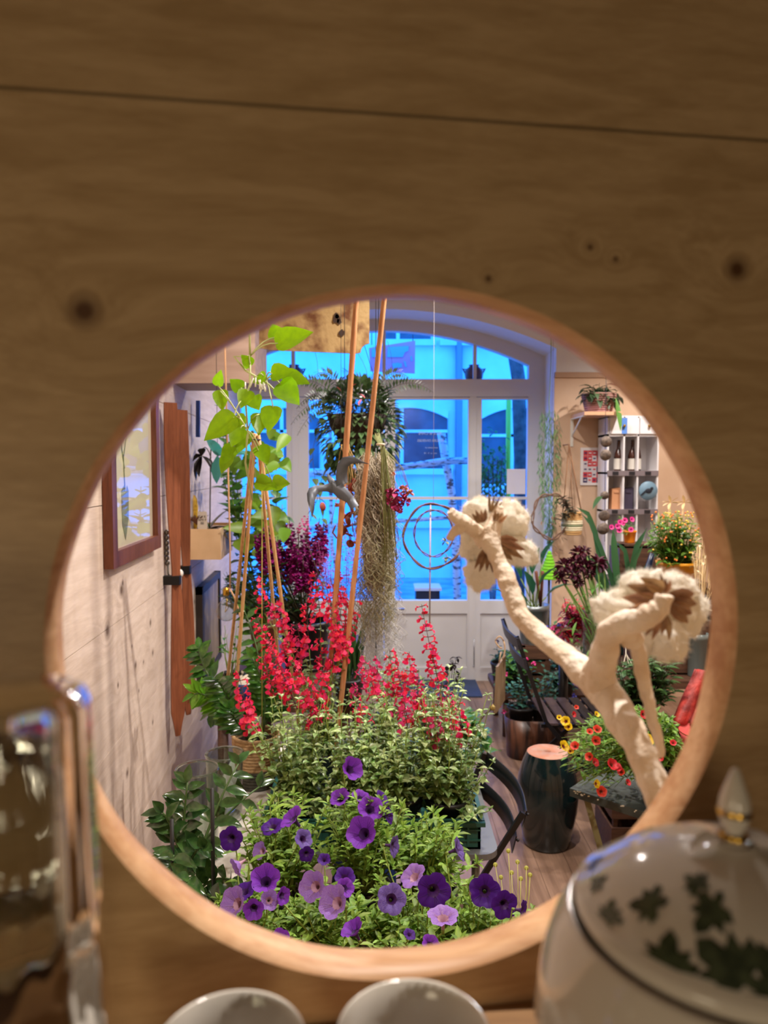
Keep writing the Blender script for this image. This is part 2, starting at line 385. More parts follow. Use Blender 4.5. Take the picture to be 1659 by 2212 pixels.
# timber bulkhead at the top left
mb = MB(); mb.hexa([W(3.6,2.215,.001),(-.62,3.6,2.215),(-.62,3.95,2.215),W(3.95,2.215,.001),W(3.6,3.099,.001),(-.62,3.6,3.099),(-.62,3.95,3.099),W(3.95,3.099,.001)]); struct(mb, 'trim_3', mat('greyish_timber', (178,150,134), .7, rgb2=(160,132,116), nscale=3, stretch=(1,8,8)))
# ================================================================ OUTSIDE
fac = mat('pale_facade_render', (226,228,228), .9, rgb2=(205,210,214), nscale=1.5)
YS = 12.5
mb = MB(); mb.box((-9,YD+.25,-.12),(9,YS+.1,-.04)); struct(mb, 'pavement', mat('pale_paving', (168,172,174), .8, rgb2=(130,134,138), nscale=3))
bl = thing('street_building', 'pale rendered house with arched windows across the street', 'building', (1.5,YS,-.04))
mb = MB(); mb.box((-9,YS,-.04),(9,YS+.3,8)); 
mb.box((-9,YS-.06,P(900,1140,YS).z),(9,YS,P(900,1120,YS).z)); mb.build('wall', fac, bl)
gm = mat('dark_street_window', (90,92,100), .15, rgb2=(60,62,70), nscale=2)
def outwin(cx, w_, z0, z1, rise, bars=True):
    f = MB(); n = 12; o = []
    for i in range(n+1):
        t = -1+2*i/n; o.append((cx+t*w_/2, z1+rise*(1-t*t)))
    pts = [(cx-w_/2, z0)]+[(a, b) for a, b in o]+[(cx+w_/2, z0)]
    M = Matrix(((1,0,0,0),(0,0,1,YS-.02),(0,1,0,0),(0,0,0,1)))
    f.prism(pts, M, .03); w1 = f.build('window', gm, bl)
    f = MB()
    for i in range(n): 
        (a, b), (c, d) = o[i], o[i+1]; f.hexa([(a,YS-.1,b),(c,YS-.1,d),(c,YS,d),(a,YS,b),(a,YS-.1,b+.12),(c,YS-.1,d+.12),(c,YS,d+.12),(a,YS,b+.12)])
    f.box((cx-.03-.12,YS-.06,z0),(cx+.03-.12,YS-.03,z1+rise*.95)); f.box((cx-w_/2,YS-.06,z0+(z1-z0)*.72),(cx+w_/2,YS-.03,z0+(z1-z0)*.72+.05)); f.box((cx-w_/2-.08,YS-.12,z0-.1),(cx+w_/2+.08,YS,z0))
    f.build('window_frame', fac, w1)
for a, b, t, bt in ((800,966,905,1012),(1040,1200,905,1045),(560,690,905,1012)):
    A = P(a, t, YS); B = P(b, bt, YS); outwin((A.x+B.x)/2, B.x-A.x, B.z, A.z, .18)
for a, b in ((820,930),(960,1090),(600,730)):
    A = P(a, 640, YS); B = P(b, 735, YS); outwin((A.x+B.x)/2, B.x-A.x, B.z, A.z, .1)
dk = mat('dark_shop_door', (120,120,126), .5)
f = MB(); A = P(990,870,YS); f.tube([(A.x,YS-.08,A.z+1.5),(A.x,YS-.08,0)], .06, 8); f.build('downpipe', mat('pipe_grey', (120,124,130), .5), bl)
# lettering on the door glass, seen from behind
wt = mat('white_lettering', (190,196,200), .6)
def glass_text(s, px, py, size):
    c = P(px, py, YD+.012); o = text_mesh(s, size, wt, 'lettering', D.objects['door_2'], frame_M(c, (1,0,0), (0,0,1)), True)
D.objects['door_2']['_o'] = (0,0,0)
glass_text('ILLE & CAFE', 928, 936, .036); glass_text('ATELIER DIVERSES', 930, 952, .028); glass_text('www.atelier.ch', 932, 967, .018); glass_text('mo - sa  9 - 18', 930, 979, .018)
# birch fence in the street just outside
bw = mat('birch_bark', (214,212,208), .8, rgb2=(92,86,84), nscale=14, contrast=(.52,.62), stretch=(1,1,3))
YO = 7.4
def pole(label, pts, r, m=bw, nm='birch_pole', cat='pole', g=None):
    mb = MB(); mb.tube(pts, r, 10); c = V(pts[0]); solo(mb, nm, m, label, cat, c, g)
pole('birch trunk standing upright outside behind the door glass', [PZ(988,1310,-.04)*1 if 0 else V((P(992,1290,YO).x,YO,-.04)), P(985,1190,YO), P(975,1060,YO), P(962,990,YO), P(953,935,YO)], .042)
pole('horizontal birch rail of the fence outside the door', [P(640,1025,YO-.1), P(850,1012,YO-.1), P(960,996,YO-.1), P(1016,995,YO-.1)], .035)
pole('thin lower birch rail of the fence outside the door', [P(640,1140,YO), P(1016,1115,YO)], .02)
pole('grey tree trunk outside behind the right side window', [V((P(1127,1200,7.9).x,7.9,-.04)), P(1125,1000,7.9), P(1120,820,7.9), P(1108,740,7.9)], .075, mat('grey_bark', (104,92,88), .9, rgb2=(64,58,58), nscale=12), 'tree_trunk', 'tree')
pole('yellow green post outside behind the right side window', [V((P(1103,1100,7.6).x,7.6,-.04)), P(1098,1000,7.6), P(1099,835,7.6)], .028, mat('lime_post', (170,210,60), .5), 'lime_post', 'post')
pole('slim birch stem standing outside left of the door', [V((P(770,1290,YO).x,YO,-.04)), P(716,1180,YO), P(712,870,YO)], .02)
mb = MB(); A = P(1099,1013,YD-.1); B = P(1139,1068,YD-.1); mb.box((A.x,YD-.012,B.z),(B.x,YD-.006,A.z)); solo(mb, 'paper_notice', mat('white_paper', (226,222,230), .8), 'blank white sheet taped inside the right side window', 'paper', (A.x,YD-.01,B.z))
mb = MB(); A = P(899,1271,6.6); B = P(950,1297,6.6); 
mb.box((A.x,6.6,-.04),(B.x,6.85,A.z-.02)); mb.box((A.x-.015,6.58,A.z-.02),(B.x+.015,6.87,A.z+.005), 1)
solo(mb, 'planter_box', [mat('black_plastic', (14,14,18), .5), mat('pale_rim', (190,194,200), .6)], 'black planter box with pale rim standing outside the door', 'planter', ((A.x+B.x)/2,6.7,-.04))
mb = MB(); st = MB(); lm = leafmat('street_shrub_leaf', (60,120,50))
for i in range(260):
    p = P(R.uniform(1040,1092), R.gauss(1030,42), 7.5); mb.leaf(p+V((0,R.uniform(-.1,.1),0)), rdir(), .07, .035, 'sm')
for k in range(5): st.tube([V((P(1066,1200,7.5).x,7.5,-.04)), P(1045+k*10, 1000+R.uniform(-20,20), 7.5)], .006, 5)
sh = thing('street_shrub', 'green leafy shrub outside behind the right side window', 'shrub', (P(1066,1200,7.5).x,7.5,-.04)); mb.build('foliage', lm, sh); st.build('stem', mat('twig', (92,74,60), .8), sh)
# pink banner outside, over the street
bn = thing('hanging_banner', 'pink framed square banner hanging outside above the door', 'banner', P(850,807,YO)); pk = mat('pink_banner', (252,150,176), .6); by_ = mat('banner_field', (130,190,215), .6)
mb = MB(); Mx = Matrix(((1,0,0,0),(0,0,1,YO),(0,1,0,0),(0,0,0,1)))
def q2(px, py): p = P(px, py, YO); return (p.x, p.z)
mb.prism([q2(797,752), q2(897,736), q2(896,807), q2(800,802)], Mx, .012); mb.build('banner_frame', pk, bn)
mb = MB(); Mx2 = Matrix(((1,0,0,0),(0,0,1,YO-.012),(0,1,0,0),(0,0,0,1)))
mb.prism([q2(803,755), q2(813,753), q2(813,772), q2(803,772)], Mx2, .008); mb.prism([q2(838,750), q2(883,748), q2(882,758), q2(874,762), q2(870,772), q2(836,772)], Mx2, .008)
mb.prism([q2(846,786), q2(858,784), q2(868,786), q2(868,794), q2(850,796)], Mx2, .008); mb.prism([q2(872,781), q2(876,781), q2(879,793), q2(875,793)], Mx2, .008); mb.prism([q2(886,770), q2(890,770), q2(891,780), q2(888,781)], Mx2, .008)
mb.build('banner_field', by_, bn)
zc_ = P(840,705,YO).z
for px in (803, 892): mb = MB(); mb.tube([P(px,745,YO), V((P(px,705,YO).x,YO,zc_))], .004, 5); mb.build('cord', mat('dark_cord', (40,40,44), .8), bn)
mb = MB(); xx_ = P(892,705,YO).x; mb.tube([V((P(795,705,YO).x,YO,zc_)), V((xx_+.02,YO,zc_))], .010, 6); mb.tube([V((xx_,YO,zc_)), V((xx_,YD+.24,zc_+.05))], .010, 6); mb.build('iron_bracket', mat('dark_cord', (40,40,44), .8), bn)
# jars standing on the transom rail
jm = mat('brown_pottery', (92,62,66), .35)
for i, (px, lb) in enumerate(((1023, 'round brown jar on the transom ledge behind the right mullion'), (636, 'round brown jar on the transom ledge behind the left mullion'))):
    c = P(px, 820, YD+.16); mb = MB(); mb.lathe([(.05,0),(.075,.03),(.082,.07),(.07,.105),(.04,.125),(.045,.14),(.038,.14),(.03,.12)], V((c.x,YD+.14,z_tr1)), 20)
    for s in (-1, 1): mb.tube([V((c.x+s*.068,YD+.14,z_tr1+.1)), V((c.x+s*.095,YD+.14,z_tr1+.11)), V((c.x+s*.075,YD+.14,z_tr1+.07))], .008, 6)
    solo(mb, 'jar', jm, lb, 'jar', (c.x,YD+.14,z_tr1), 'jars on the transom ledge')
mb = MB(); mb.box((-xg,YD+.05,z_tr1-.03),(xg,YD+.25,z_tr1)); struct(mb, 'trim_2', jn)
# ================================================================ PARTITION WITH THE ROUND HOLE (camera side)
AL = math.radians(8.3); UX = V((math.cos(AL), math.sin(AL), 0)); NY = V((-math.sin(AL), math.cos(AL), 0)); TH = .021
OP = V((0, .31, 0))
def PP(px, py, dep=0.):     # pixel -> point on the partition face
    d = ray(px, py); t = ((OP+NY*dep).dot(NY))/d.dot(NY); return V((d.x*t, d.y*t, CAMZ+d.z*t))
HC = PP(845, 1347); hl = PP(105,1360); hr = PP(1585,1360); htp = PP(845,626); hbt = PP(845,2108)
HR = ((hr-hl).length+(htp-hbt).length)/4; HCu = ((hl+hr)/2).dot(UX)-OP.dot(UX); HCz = (htp.z+hbt.z)/2
kn = []
for px, py, r in [(182,672,.0045),(1592,582,.0038),(1055,602,.0012),(1275,534,.0011),(1440,905,.0016),(1330,560,.001)]:
    kn.append((PP(px, py), r))
pw = wood_mat('spruce_panel', (200,168,126), (176,144,102), kn, axis=0, scale=5., rough=.42, bump=.06, knotcol=(92,62,38))
rimw = wood_mat('spruce_cut_edge', (222,180,138), (186,136,94), (), axis=0, scale=2.5, rough=.45, bump=.06)
def PQ(u, z, d): return OP+UX*u+NY*d+V((0,0,z))
mb = MB(); n = 128; U0, U1 = -.95, 1.5; Z0 = 1.0
seamA = PP(0,182); seamB = PP(1659,308)
def zse(u): return seamA.z+(seamB.z-seamA.z)*(u-(seamA-OP).dot(UX))/((seamB-seamA).dot(UX))
def outer(a, ZT):
    c, s = math.cos(a), math.sin(a); t = 9
    if c > 1e-6: t = min(t, (U1-HCu)/c)
    if c < -1e-6: t = min(t, (U0-HCu)/c)
    if s > 1e-6: t = min(t, (ZT-HCz)/s)
    if s < -1e-6: t = min(t, (Z0-HCz)/s)
    return HCu+c*t, HCz+s*t
ZT = (seamA.z+seamB.z)/2-.0008
cor = [math.atan2(z-HCz, u-HCu) % (2*PI) for u in (U0,U1) for z in (Z0,ZT)]
angs = sorted([2*PI*k/n for k in range(n)]+cor); n = len(angs)
bev = .0022
rings = []
for kind in range(6):
    vs = []
    for a in angs:
        c, s = math.cos(a), math.sin(a)
        wv = 1+.0016*math.sin(9*a)+.0012*math.sin(17*a+1)
        if kind == 0: u, z = outer(a, ZT); vs.append(PQ(u,z,0))
        if kind == 1: vs.append(PQ(HCu+c*(HR+bev), HCz+s*(HR+bev), 0))
        if kind == 2: vs.append(PQ(HCu+c*HR*wv, HCz+s*HR*wv, bev))
        if kind == 3: vs.append(PQ(HCu+c*HR*wv, HCz+s*HR*wv, TH-.003))
        if kind == 4: vs.append(PQ(HCu+c*(HR+.003), HCz+s*(HR+.003), TH))
        if kind == 5: u, z = outer(a, ZT); vs.append(PQ(u,z,TH))
    rings.append(vs)
allv = [v for r in rings for v in r]
fs_w = []; fs_r = []
for i in range(5):
    for k in range(n):
        k2 = (k+1) % n; f = (i*n+k, i*n+k2, (i+1)*n+k2, (i+1)*n+k); (fs_r if i in (1,2,3) else fs_w).append(f)
mb.add(allv, fs_w, 0, False); mb.add(allv, fs_r, 1, True)
mb.hexa([PQ(U0,ZT+.0013,0), PQ(U1,ZT+.0013,0), PQ(U1,ZT+.0013,TH), PQ(U0,ZT+.0013,TH), PQ(U0,3.1,0), PQ(U1,3.1,0), PQ(U1,3.1,TH), PQ(U0,3.1,TH)])
mb.hexa([PQ(U0,ZT-.02,TH), PQ(U1,ZT-.02,TH), PQ(U1,ZT-.02,TH+.015), PQ(U0,ZT-.02,TH+.015), PQ(U0,ZT+.02,TH), PQ(U1,ZT+.02,TH), PQ(U1,ZT+.02,TH+.015), PQ(U0,ZT+.02,TH+.015)])
mb.hexa([PQ(U0,0,0), PQ(U1,0,0), PQ(U1,0,TH), PQ(U0,0,TH), PQ(U0,Z0,0), PQ(U1,Z0,0), PQ(U1,Z0,TH), PQ(U0,Z0,TH)])
mb.hexa([PQ(U1,0,0), PQ(3.2,0,0), PQ(3.2,0,TH), PQ(U1,0,TH), PQ(U1,3.1,0), PQ(3.2,3.1,0), PQ(3.2,3.1,TH), PQ(U1,3.1,TH)])
# rotate everything so object X runs along the boards: tilt the seam
slope = (seamB.z-seamA.z)/((seamB-seamA).dot(UX))
part = struct(mb, 'wall_partition', [pw, rimw])
# ---------------------------------------------------------------- shelf and crockery in front of it
SZ = 1.562
mb = MB(); mb.hexa([PQ(U0,SZ-.02,-.17), PQ(1.0,SZ-.02,-.17), PQ(1.0,SZ-.02,-.0005), PQ(U0,SZ-.02,-.0005), PQ(U0,SZ,-.17), PQ(1.0,SZ,-.17), PQ(1.0,SZ,-.0005), PQ(U0,SZ,-.0005)])
solo(mb, 'wall_shelf', wood_mat('shelf_board', (150,112,72), (122,88,54), (), 0, 5., .5), 'wooden shelf board under the teapot and cups', 'shelf', PQ(0,SZ,-.09))
ceram = mat('glazed_white_porcelain', (216,208,196), .12, spec=.5, coat=.3)
gold = mat('gold_rim', (190,150,60), .25, metal=1)
green = mat('green_leaf_print', (74,84,60), .2, rgb2=(46,56,40), nscale=300)
# cups
def cup(px, py, Y, r, label):
    c = P(px, py, Y); h = c.z-SZ; o = V((c.x, c.y, SZ))
    t = thing('tea_cup', label, 'cup', o, 'white tea cups on the shelf')
    p = [(.0,.002),(r*.42,.002),(r*.45,0),(r*.5,.003),(r*.62,h*.12),(r*.8,h*.35),(r*.93,h*.7),(r*1.0,h*.985),(r*.985,h),(r*.955,h*.985),(r*.9,h*.7),(r*.76,h*.36),(r*.5,h*.13),(0,h*.1)]
    b = MB(); b.lathe(p, o, 48); b.build('cup_body', ceram, t)
    g = MB(); hp = arc(o+V((-r*.2,-r*.93,h*.75)), o+V((-r*.2,-r*.7,h*.25)), V((-.004,-.014,0)), 8); g.tube(hp, .0028, 8); g.build('handle', ceram, t)
cup(497, 2250, .245, .0262, 'white porcelain cup left of the two on the shelf, plain inside')
cup(893, 2226, .252, .0275, 'white porcelain cup right of the two, nearest the teapot')
# teapot
Yt = .228; tc_ = P(1580, 1975, Yt); RL = 345*m_(Yt)*.985; zr = tc_.z-SZ; to = V((tc_.x, tc_.y, SZ))
t = thing('teapot', 'round white porcelain teapot with green leaf print and gold trimmed knob', 'teapot', to)
RB = 440*m_(Yt)*.975
bp = [(0,.004),(RB*.55,.003),(RB*.58,0),(RB*.62,.004),(RB*.85,zr*.22),(RB*.98,zr*.45),(RB*1.0,zr*.6),(RB*.97,zr*.76),(RB*.9,zr*.9),(RB*.84,zr*.965),(RB*.82,zr*.985),(RB*.80,zr*.97),(RB*.78,zr*.9),(RB*.9,zr*.6),(RB*.8,zr*.25),(0,.01)]
b = MB(); b.lathe(bp, to, 96)
def prof_at(prof, s):
    k = s*(len(prof)-1); i = min(int(k), len(prof)-2); f = k-i; return (prof[i][0]*(1-f)+prof[i+1][0]*f, prof[i][1]*(1-f)+prof[i+1][1]*f)
LOBES = [(0,-1),(.25,-.75),(.2,-.45),(.75,-.5),(1.0,-.1),(.62,.0),(.8,.45),(.35,.35),(.3,.75),(0,1.05),(-.3,.72),(-.35,.35),(-.85,.42),(-.62,.0),(-1,-.15),(-.7,-.5),(-.2,-.45),(-.25,-.78)]
def decal(mb, prof, c, th, s0, size, rot, seglen, mi=1):
    """leaf print laid on the turned surface"""
    r0, _ = prof_at(prof, s0); vs = []; rr = V((0,0)); 
    def pt(x, y):
        X_, Y_ = x*math.cos(rot)-y*math.sin(rot), x*math.sin(rot)+y*math.cos(rot)
        s = s0+Y_*size/seglen; r, z = prof_at(prof, max(0, min(1, s))); a = th+X_*size/max(r0,.01)
        return V(((r+.00025)*math.cos(a), (r+.00025)*math.sin(a), z+.0003))+V(c)
    vs.append(pt(0, 0)); K = len(LOBES); sub = []
    for i in range(K):
        a, b_ = LOBES[i], LOBES[(i+1) % K]
        for f in (0, .5): sub.append((a[0]+(b_[0]-a[0])*f, a[1]+(b_[1]-a[1])*f))
    for f in (.5, 1): vs += [pt(x*f, y*f) for x, y in sub]
    n = len(sub); fs = [(0, 1+i, 1+(i+1) % n) for i in range(n)]+[(1+i, 1+n+i, 1+n+(i+1) % n, 1+(i+1) % n) for i in range(n)]
    mb.add(vs, fs, mi)
sub = bp[3:9]
for th, s, z, ro in ((-2.95,.35,.012,.3),(-2.6,.2,.011,1.2),(-2.2,.4,.013,.2),(-3.3,.2,.011,2.)): decal(b, sub, to, th, s, z, ro, zr*.95)
b.build('pot_body', [ceram, green], t)
# lid
lo = V((tc_.x, tc_.y, SZ+zr))
lp = [(RL*.93,-.006),(RL*.97,-.003),(RL*1.0,0),(RL*1.0,.0022),(RL*.97,.0035),(RL*.93,.0045),(RL*.85,.008),(RL*.7,.0135),(RL*.5,.0185),(RL*.3,.0215),(RL*.16,.0228),(RL*.12,.024)]
b = MB(); b.lathe(lp, lo, 96)
sub = lp[5:10]
sl = RL*.65
for th, s, z, ro in ((-2.9,.12,.0062,.6),(-3.25,.2,.0048,1.9),(-2.7,.45,.0058,2.2),(-2.38,.1,.0085,.3),(-2.02,.22,.0105,1.1),(-1.72,.12,.0115,.4),(-2.2,.6,.006,2.8),(-1.35,.3,.010,.2),(2.7,.15,.005,.2),(-2.45,.78,.004,1.5)): decal(b, sub, lo, th, s, z, ro, sl)
lid = b.build('lid', [ceram, green], t)
b = MB(); k0 = lo+V((0,0,.0225))
b.lathe([(RL*.12,0),(.0034,.0025),(.0028,.005),(.0042,.008),(.0050,.011),(.0044,.0155),(.0028,.020),(.0012,.0245),(0,.0255)], k0, 32); b.lathe([(.0040,.0025),(.0046,.0034),(.0040,.0044)], k0, 32, 1); b.lathe([(.0050,.0122),(.0053,.0112),(.0052,.0105)], k0, 32, 1)
b.build('knob', [ceram, gold], lid)
b = MB(); b.leaf(k0+V((-.003,-.001,.001)), V((-1,-.15,.55)), .014, .008, 'ov', .9, .3); b.leaf(k0+V((.003,-.001,.001)), V((1,.2,.55)), .014, .008, 'ov', .9, .3); b.build('knob_leaf', ceram, lid)
# stacked glass tumblers on the left, upside down
cg = glass_mat('clear_glass', (236,240,236))
gx = P(-5, 1600, .185)
def tumbler(z0, r, h, label):
    o = V((gx.x, gx.y, z0)); b = MB()
    p = [(0,h),(r*.70,h),(r*.86,h*.985),(r*.93,h*.94),(r*.94,h*.8),(r*.97,h*.4),(r*1.04,0),(r*.97,.0),(r*.90,h*.35),(r*.86,h*.7),(r*.78,h*.80),(r*.5,h*.86),(0,h*.84)]
    b.lathe(p, o, 96, wob=lambda a, z: .014*math.cos(12*a))
    o2 = b.build('tumbler', cg, None, o); o2['label'] = label; o2['category'] = 'glass'; o2['group'] = 'upturned glass tumblers stacked on the shelf'
gt = P(100, 1492, .185).z
h1 = (gt-SZ)/2
tumbler(SZ+.0002, .0262, h1-.0004, 'upturned thick clear tumbler standing on the shelf under another glass')
tumbler(SZ+h1, .0240, h1, 'upturned thick clear tumbler resting on top of another glass')
# ================================================================ COTTON BRANCH just behind the hole
pb = mat('white_sanded_branch', (240,228,212), .7, rgb2=(222,202,178), nscale=45, bump=.5, bscale=90)
cot = mat('cotton_fluff', (252,250,244), 1., rgb2=(246,240,226), nscale=30, transl=.3, spec=.1)
cbr = mat('dry_cotton_bract', (150,112,84), .7, var=.3, rgb2=(196,160,124), nscale=120, transl=.1)
base = P(1425, 1735, .43)
t = thing('cotton_branch', 'pale bare branch with two open white cotton bolls in front of the shop', 'branch', base)
b = MB()
def limb(ps, rr, n=10, k=5, jit=.0006):
    pts = []; rad = []
    ps = [V(p) for p in ps]
    for i in range(len(ps)-1):
        p0 = ps[max(i-1,0)]; p1 = ps[i]; p2 = ps[i+1]; p3 = ps[min(i+2,len(ps)-1)]
        for j in range(k):
            s = j/k; q = .5*((2*p1)+(-p0+p2)*s+(2*p0-5*p1+4*p2-p3)*s*s+(-p0+3*p1-3*p2+p3)*s**3); pts.append(q); rad.append(rr[i]+(rr[i+1]-rr[i])*s)
    pts.append(ps[-1]); rad.append(rr[-1]); N = len(pts)
    rj = [r*(1+R.uniform(-.09,.09)) for r in rad]
    b.tube([p+V((R.uniform(-jit,jit),0,R.uniform(-jit,jit))) for p in pts], lambda t_: rj[min(N-1, int(round(t_*(N-1))))], n)
limb([P(1450,1790,.41), P(1410,1690,.42), P(1370,1600,.43), P(1330,1530,.45), P(1290,1470,.47)], [.0085,.0085,.0092,.0105,.0125], 14)
limb([P(1310,1500,.46), P(1262,1455,.48), P(1200,1400,.50), P(1130,1335,.52), P(1100,1270,.53), P(1080,1215,.54), P(1060,1175,.545), P(1050,1150,.55)], [.0105,.0095,.0075,.0075,.0072,.0068,.0075,.0085], 14)
limb([P(1050,1165,.548), P(1070,1130,.55), P(1078,1090,.55)], [.0075,.0062,.0035])
limb([P(1055,1175,.548), P(1030,1150,.55), P(1005,1130,.545), P(985,1118,.54), P(972,1102,.538)], [.0075,.0062,.0058,.0045,.003])
limb([P(1000,1132,.545), P(985,1148,.543), P(968,1165,.54)], [.0055,.004,.0022])
limb([P(1290,1475,.465), P(1303,1425,.45), P(1315,1375,.435), P(1350,1347,.425), P(1395,1335,.415), P(1425,1312,.41), P(1437,1285,.41)], [.012,.0088,.0078,.0075,.0066,.0058,.005], 14)
limb([P(1350,1350,.43), P(1372,1385,.44), P(1385,1440,.45), P(1402,1520,.45), P(1415,1580,.45), P(1430,1635,.45)], [.0075,.005,.0042,.0042,.004,.003])
limb([P(1345,1352,.43), P(1368,1380,.44), P(1376,1400,.445)], [.006,.007,.004])
br = b.build('branch_limb', pb, t)
md = br.modifiers.new('s', 'SUBSURF'); md.levels = 1; md.render_levels = 2
tx = D.textures.new('bark_lumps', 'CLOUDS'); tx.noise_scale = .012; dm = br.modifiers.new('d', 'DISPLACE'); dm.texture = tx; dm.strength = .0035; dm.mid_level = .5; dm.texture_coords = 'LOCAL'
def fluff(c, r, M=None, fz=1.0):
    """one lock of cotton: lumpy body with a fuzz of hairs"""
    c = V(c); mb = MB(); n = 40; m = 26; vs = []; fs = []; nr = []
    sd = V((R.uniform(0,50),)*3)
    for i in range(m+1):
        t_ = PI*i/m
        for k in range(n):
            a = 2*PI*k/n; d = V((math.sin(t_)*math.cos(a), math.sin(t_)*math.sin(a), math.cos(t_)))
            s = 1+.30*noise.noise(d*1.8+sd)+.16*noise.noise(d*4+sd)+.08*noise.noise(d*9+sd)
            v = V((d.x*r[0]*s, d.y*r[1]*s, d.z*r[2]*s)); v = M @ v if M else v; vs.append(c+v); nr.append(v.normalized())
    for i in range(m):
        for k in range(n): k2 = (k+1) % n; fs.append((i*n+k, (i+1)*n+k, (i+1)*n+k2, i*n+k2))
    mb.add(vs, fs)
    for _ in range(int(2600*fz)):
        i = R.randrange(n, len(vs)-n); p = vs[i]; d = (nr[i]+rdir()*.8).normalized(); L = R.uniform(.0012,.0042); w_ = rdir().cross(d).normalized()*.00007
        q = p+d*L*.5+rdir()*L*.25; e = p+d*L+rdir()*L*.4
        mb.add([p-w_, p+w_, q+w_, q-w_, e], [(0,1,2,3),(3,2,4)])
    return mb
def boll(lock, bracts, cc, label):
    o = None
    for px, py, Y, rx, ry, rz, ang in lock:
        M = Matrix.Rotation(math.radians(ang), 3, 'Y'); k = m_(Y)
        f = fluff(P(px, py, Y), (rx*k, ry*k, rz*k), M); q = f.build('cotton_lock', cot, t)
    bm = MB()
    for px, py, Y, dx, dy, dz, L, Wd in bracts:
        k = m_(Y); p = P(px, py, Y)
        nn = 4
        for j in range(nn):
            dd = V((dx, dy, dz)).normalized(); sd_ = dd.cross(V((0,-1,0))).normalized()
            bm.leaf(p+sd_*(j-nn/2+.5)*Wd*k*.12, (dd+sd_*(j-nn/2+.5)*.22+V((0,R.uniform(-.15,.05),0))), L*k*R.uniform(.6,.95), Wd*k*.36, 'ov', .15, .7, up=(0,-1,0))
    bm.build('bract', cbr, t)
boll([(1036,1116,.57,36,32,40,5),(1104,1124,.575,38,32,40,-15),(1116,1190,.57,50,30,30,25),(1024,1176,.575,28,28,36,10),(1036,1240,.575,34,30,34,0),(1064,1155,.595,40,26,44,0)],
     [(1075,1170,.545,1,-.1,-.35,70,50),(1052,1185,.545,-.2,-.1,-1,70,34),(1040,1130,.545,-.2,-.15,.8,42,30),(1070,1130,.545,.45,0,1,38,24),(1060,1110,.55,.3,0,1,55,18)], None, '')
boll([(1330,1322,.462,52,36,40,25),(1392,1268,.468,52,36,34,-5),(1458,1276,.468,46,34,40,10),(1484,1330,.468,34,32,50,20),(1446,1382,.462,40,34,46,10),(1396,1378,.466,26,28,36,0),(1506,1310,.47,22,20,20,0),(1410,1322,.482,56,28,46,0)],
     [(1428,1292,.432,-1,.1,.30,98,92),(1440,1294,.432,1,.1,-.25,84,76),(1428,1318,.435,-.1,.1,-1,84,44),(1432,1282,.435,.0,.1,1,50,30)], None, '')
# ================================================================ SHARED PLANT PIECES
stemg = mat('fresh_stem', (128,150,60), .6, var=.2); stemd = mat('dark_stem', (70,66,46), .7, var=.2)
soilm = mat('potting_soil', (58,38,28), 1., rgb2=(34,22,16), nscale=120, bump=.8, bscale=150)
blackp = mat('black_nursery_plastic', (22,22,24), .45)
def add_pot(t, c, r, h, m, taper=.75, rim=True, soil=True, name='pot', wob=None):
    c = V(c); b = MB(); q = r*.93
    p = [(0,0),(r*taper,0),(r*taper+.001,.002),(r*.98,h*.86)]
    p += [(r*1.04,h*.87),(r*1.05,h),(q,h)] if rim else [(r,h),(q,h)]
    p += [(q*.97,h*.86),(0,h*.85)]
    b.lathe(p, c, 28, wob=wob); b.build(name, m, t)
    if soil:
        b = MB(); b.lathe([(q*.96,h*.862),(q*.5,h*.885),(0,h*.87)], c, 16); b.build('soil', soilm, t)
def corolla(mats, nm, n=30, tube=.9, cup=.0, lobes=5, depth=.16):
    b = MB(); pr = [(.10,-tube),(.13,-tube*.6),(.2,-tube*.3),(.36,-.12),(.62,-.02+cup),(.86,.02+cup*1.6),(1,.0+cup*2)]
    vs = []; fs = []
    for i, (r, z) in enumerate(pr):
        f = i/(len(pr)-1)
        for k in range(n):
            a = 2*PI*k/n; lb = 1-depth*(f**2)*(1-abs(math.cos(lobes*a/2))**.6)
            rp = .05*f*f*math.sin(lobes*a*2+.7)+.03*f*math.sin(3*a)
            vs.append((r*lb*math.cos(a), r*lb*math.sin(a), z+rp))
    for i in range(len(pr)-1):
        for k in range(n): k2 = (k+1) % n; fs.append((i*n+k, i*n+k2, (i+1)*n+k2, (i+1)*n+k))
    b.add(vs, fs[:3*n], 1); b.add(vs, fs[3*n:], 0)
    for k in range(5):      # dark raised veins from throat to lobe
        a = 2*PI*k/5
        for da in (-.22, 0, .22):
            r0, r1 = .3, .88; p = [V((r0*math.cos(a+da*.5), r0*math.sin(a+da*.5), -.11)), V((.6*math.cos(a+da*.8), .6*math.sin(a+da*.8), .0+cup)), V((r1*math.cos(a+da), r1*math.sin(a+da), .035+cup*1.6))]
            b.tube(p, .012, 3, 1, .004, cap=False)
    b.tube([(0,0,-tube-.25),(0,0,-tube+.05)], .11, 6, 2, .13)
    return b.mesh(nm, mats)
petg = mat('petunia_calyx', (120,140,60), .6)
pv_d = mat('dark_purple_petal', (72,14,130), .6, rgb2=(54,8,104), nscale=60, transl=.12, spec=.25)
pv_v = mat('violet_petal', (134,62,186), .6, rgb2=(100,34,160), nscale=45, transl=.2, spec=.25)
pv_s = mat('speckled_petal', (226,210,240), .6, rgb2=(122,66,176), nscale=110, transl=.2, spec=.25, contrast=(.36,.44), detail=1)
pv_n = mat('night_speckled_petal', (214,200,240), .6, rgb2=(66,20,140), nscale=120, transl=.15, spec=.25, contrast=(.36,.42), detail=1)
pthr = mat('petunia_throat', (58,16,84), .6); pth2 = mat('pale_throat', (170,130,150), .6)
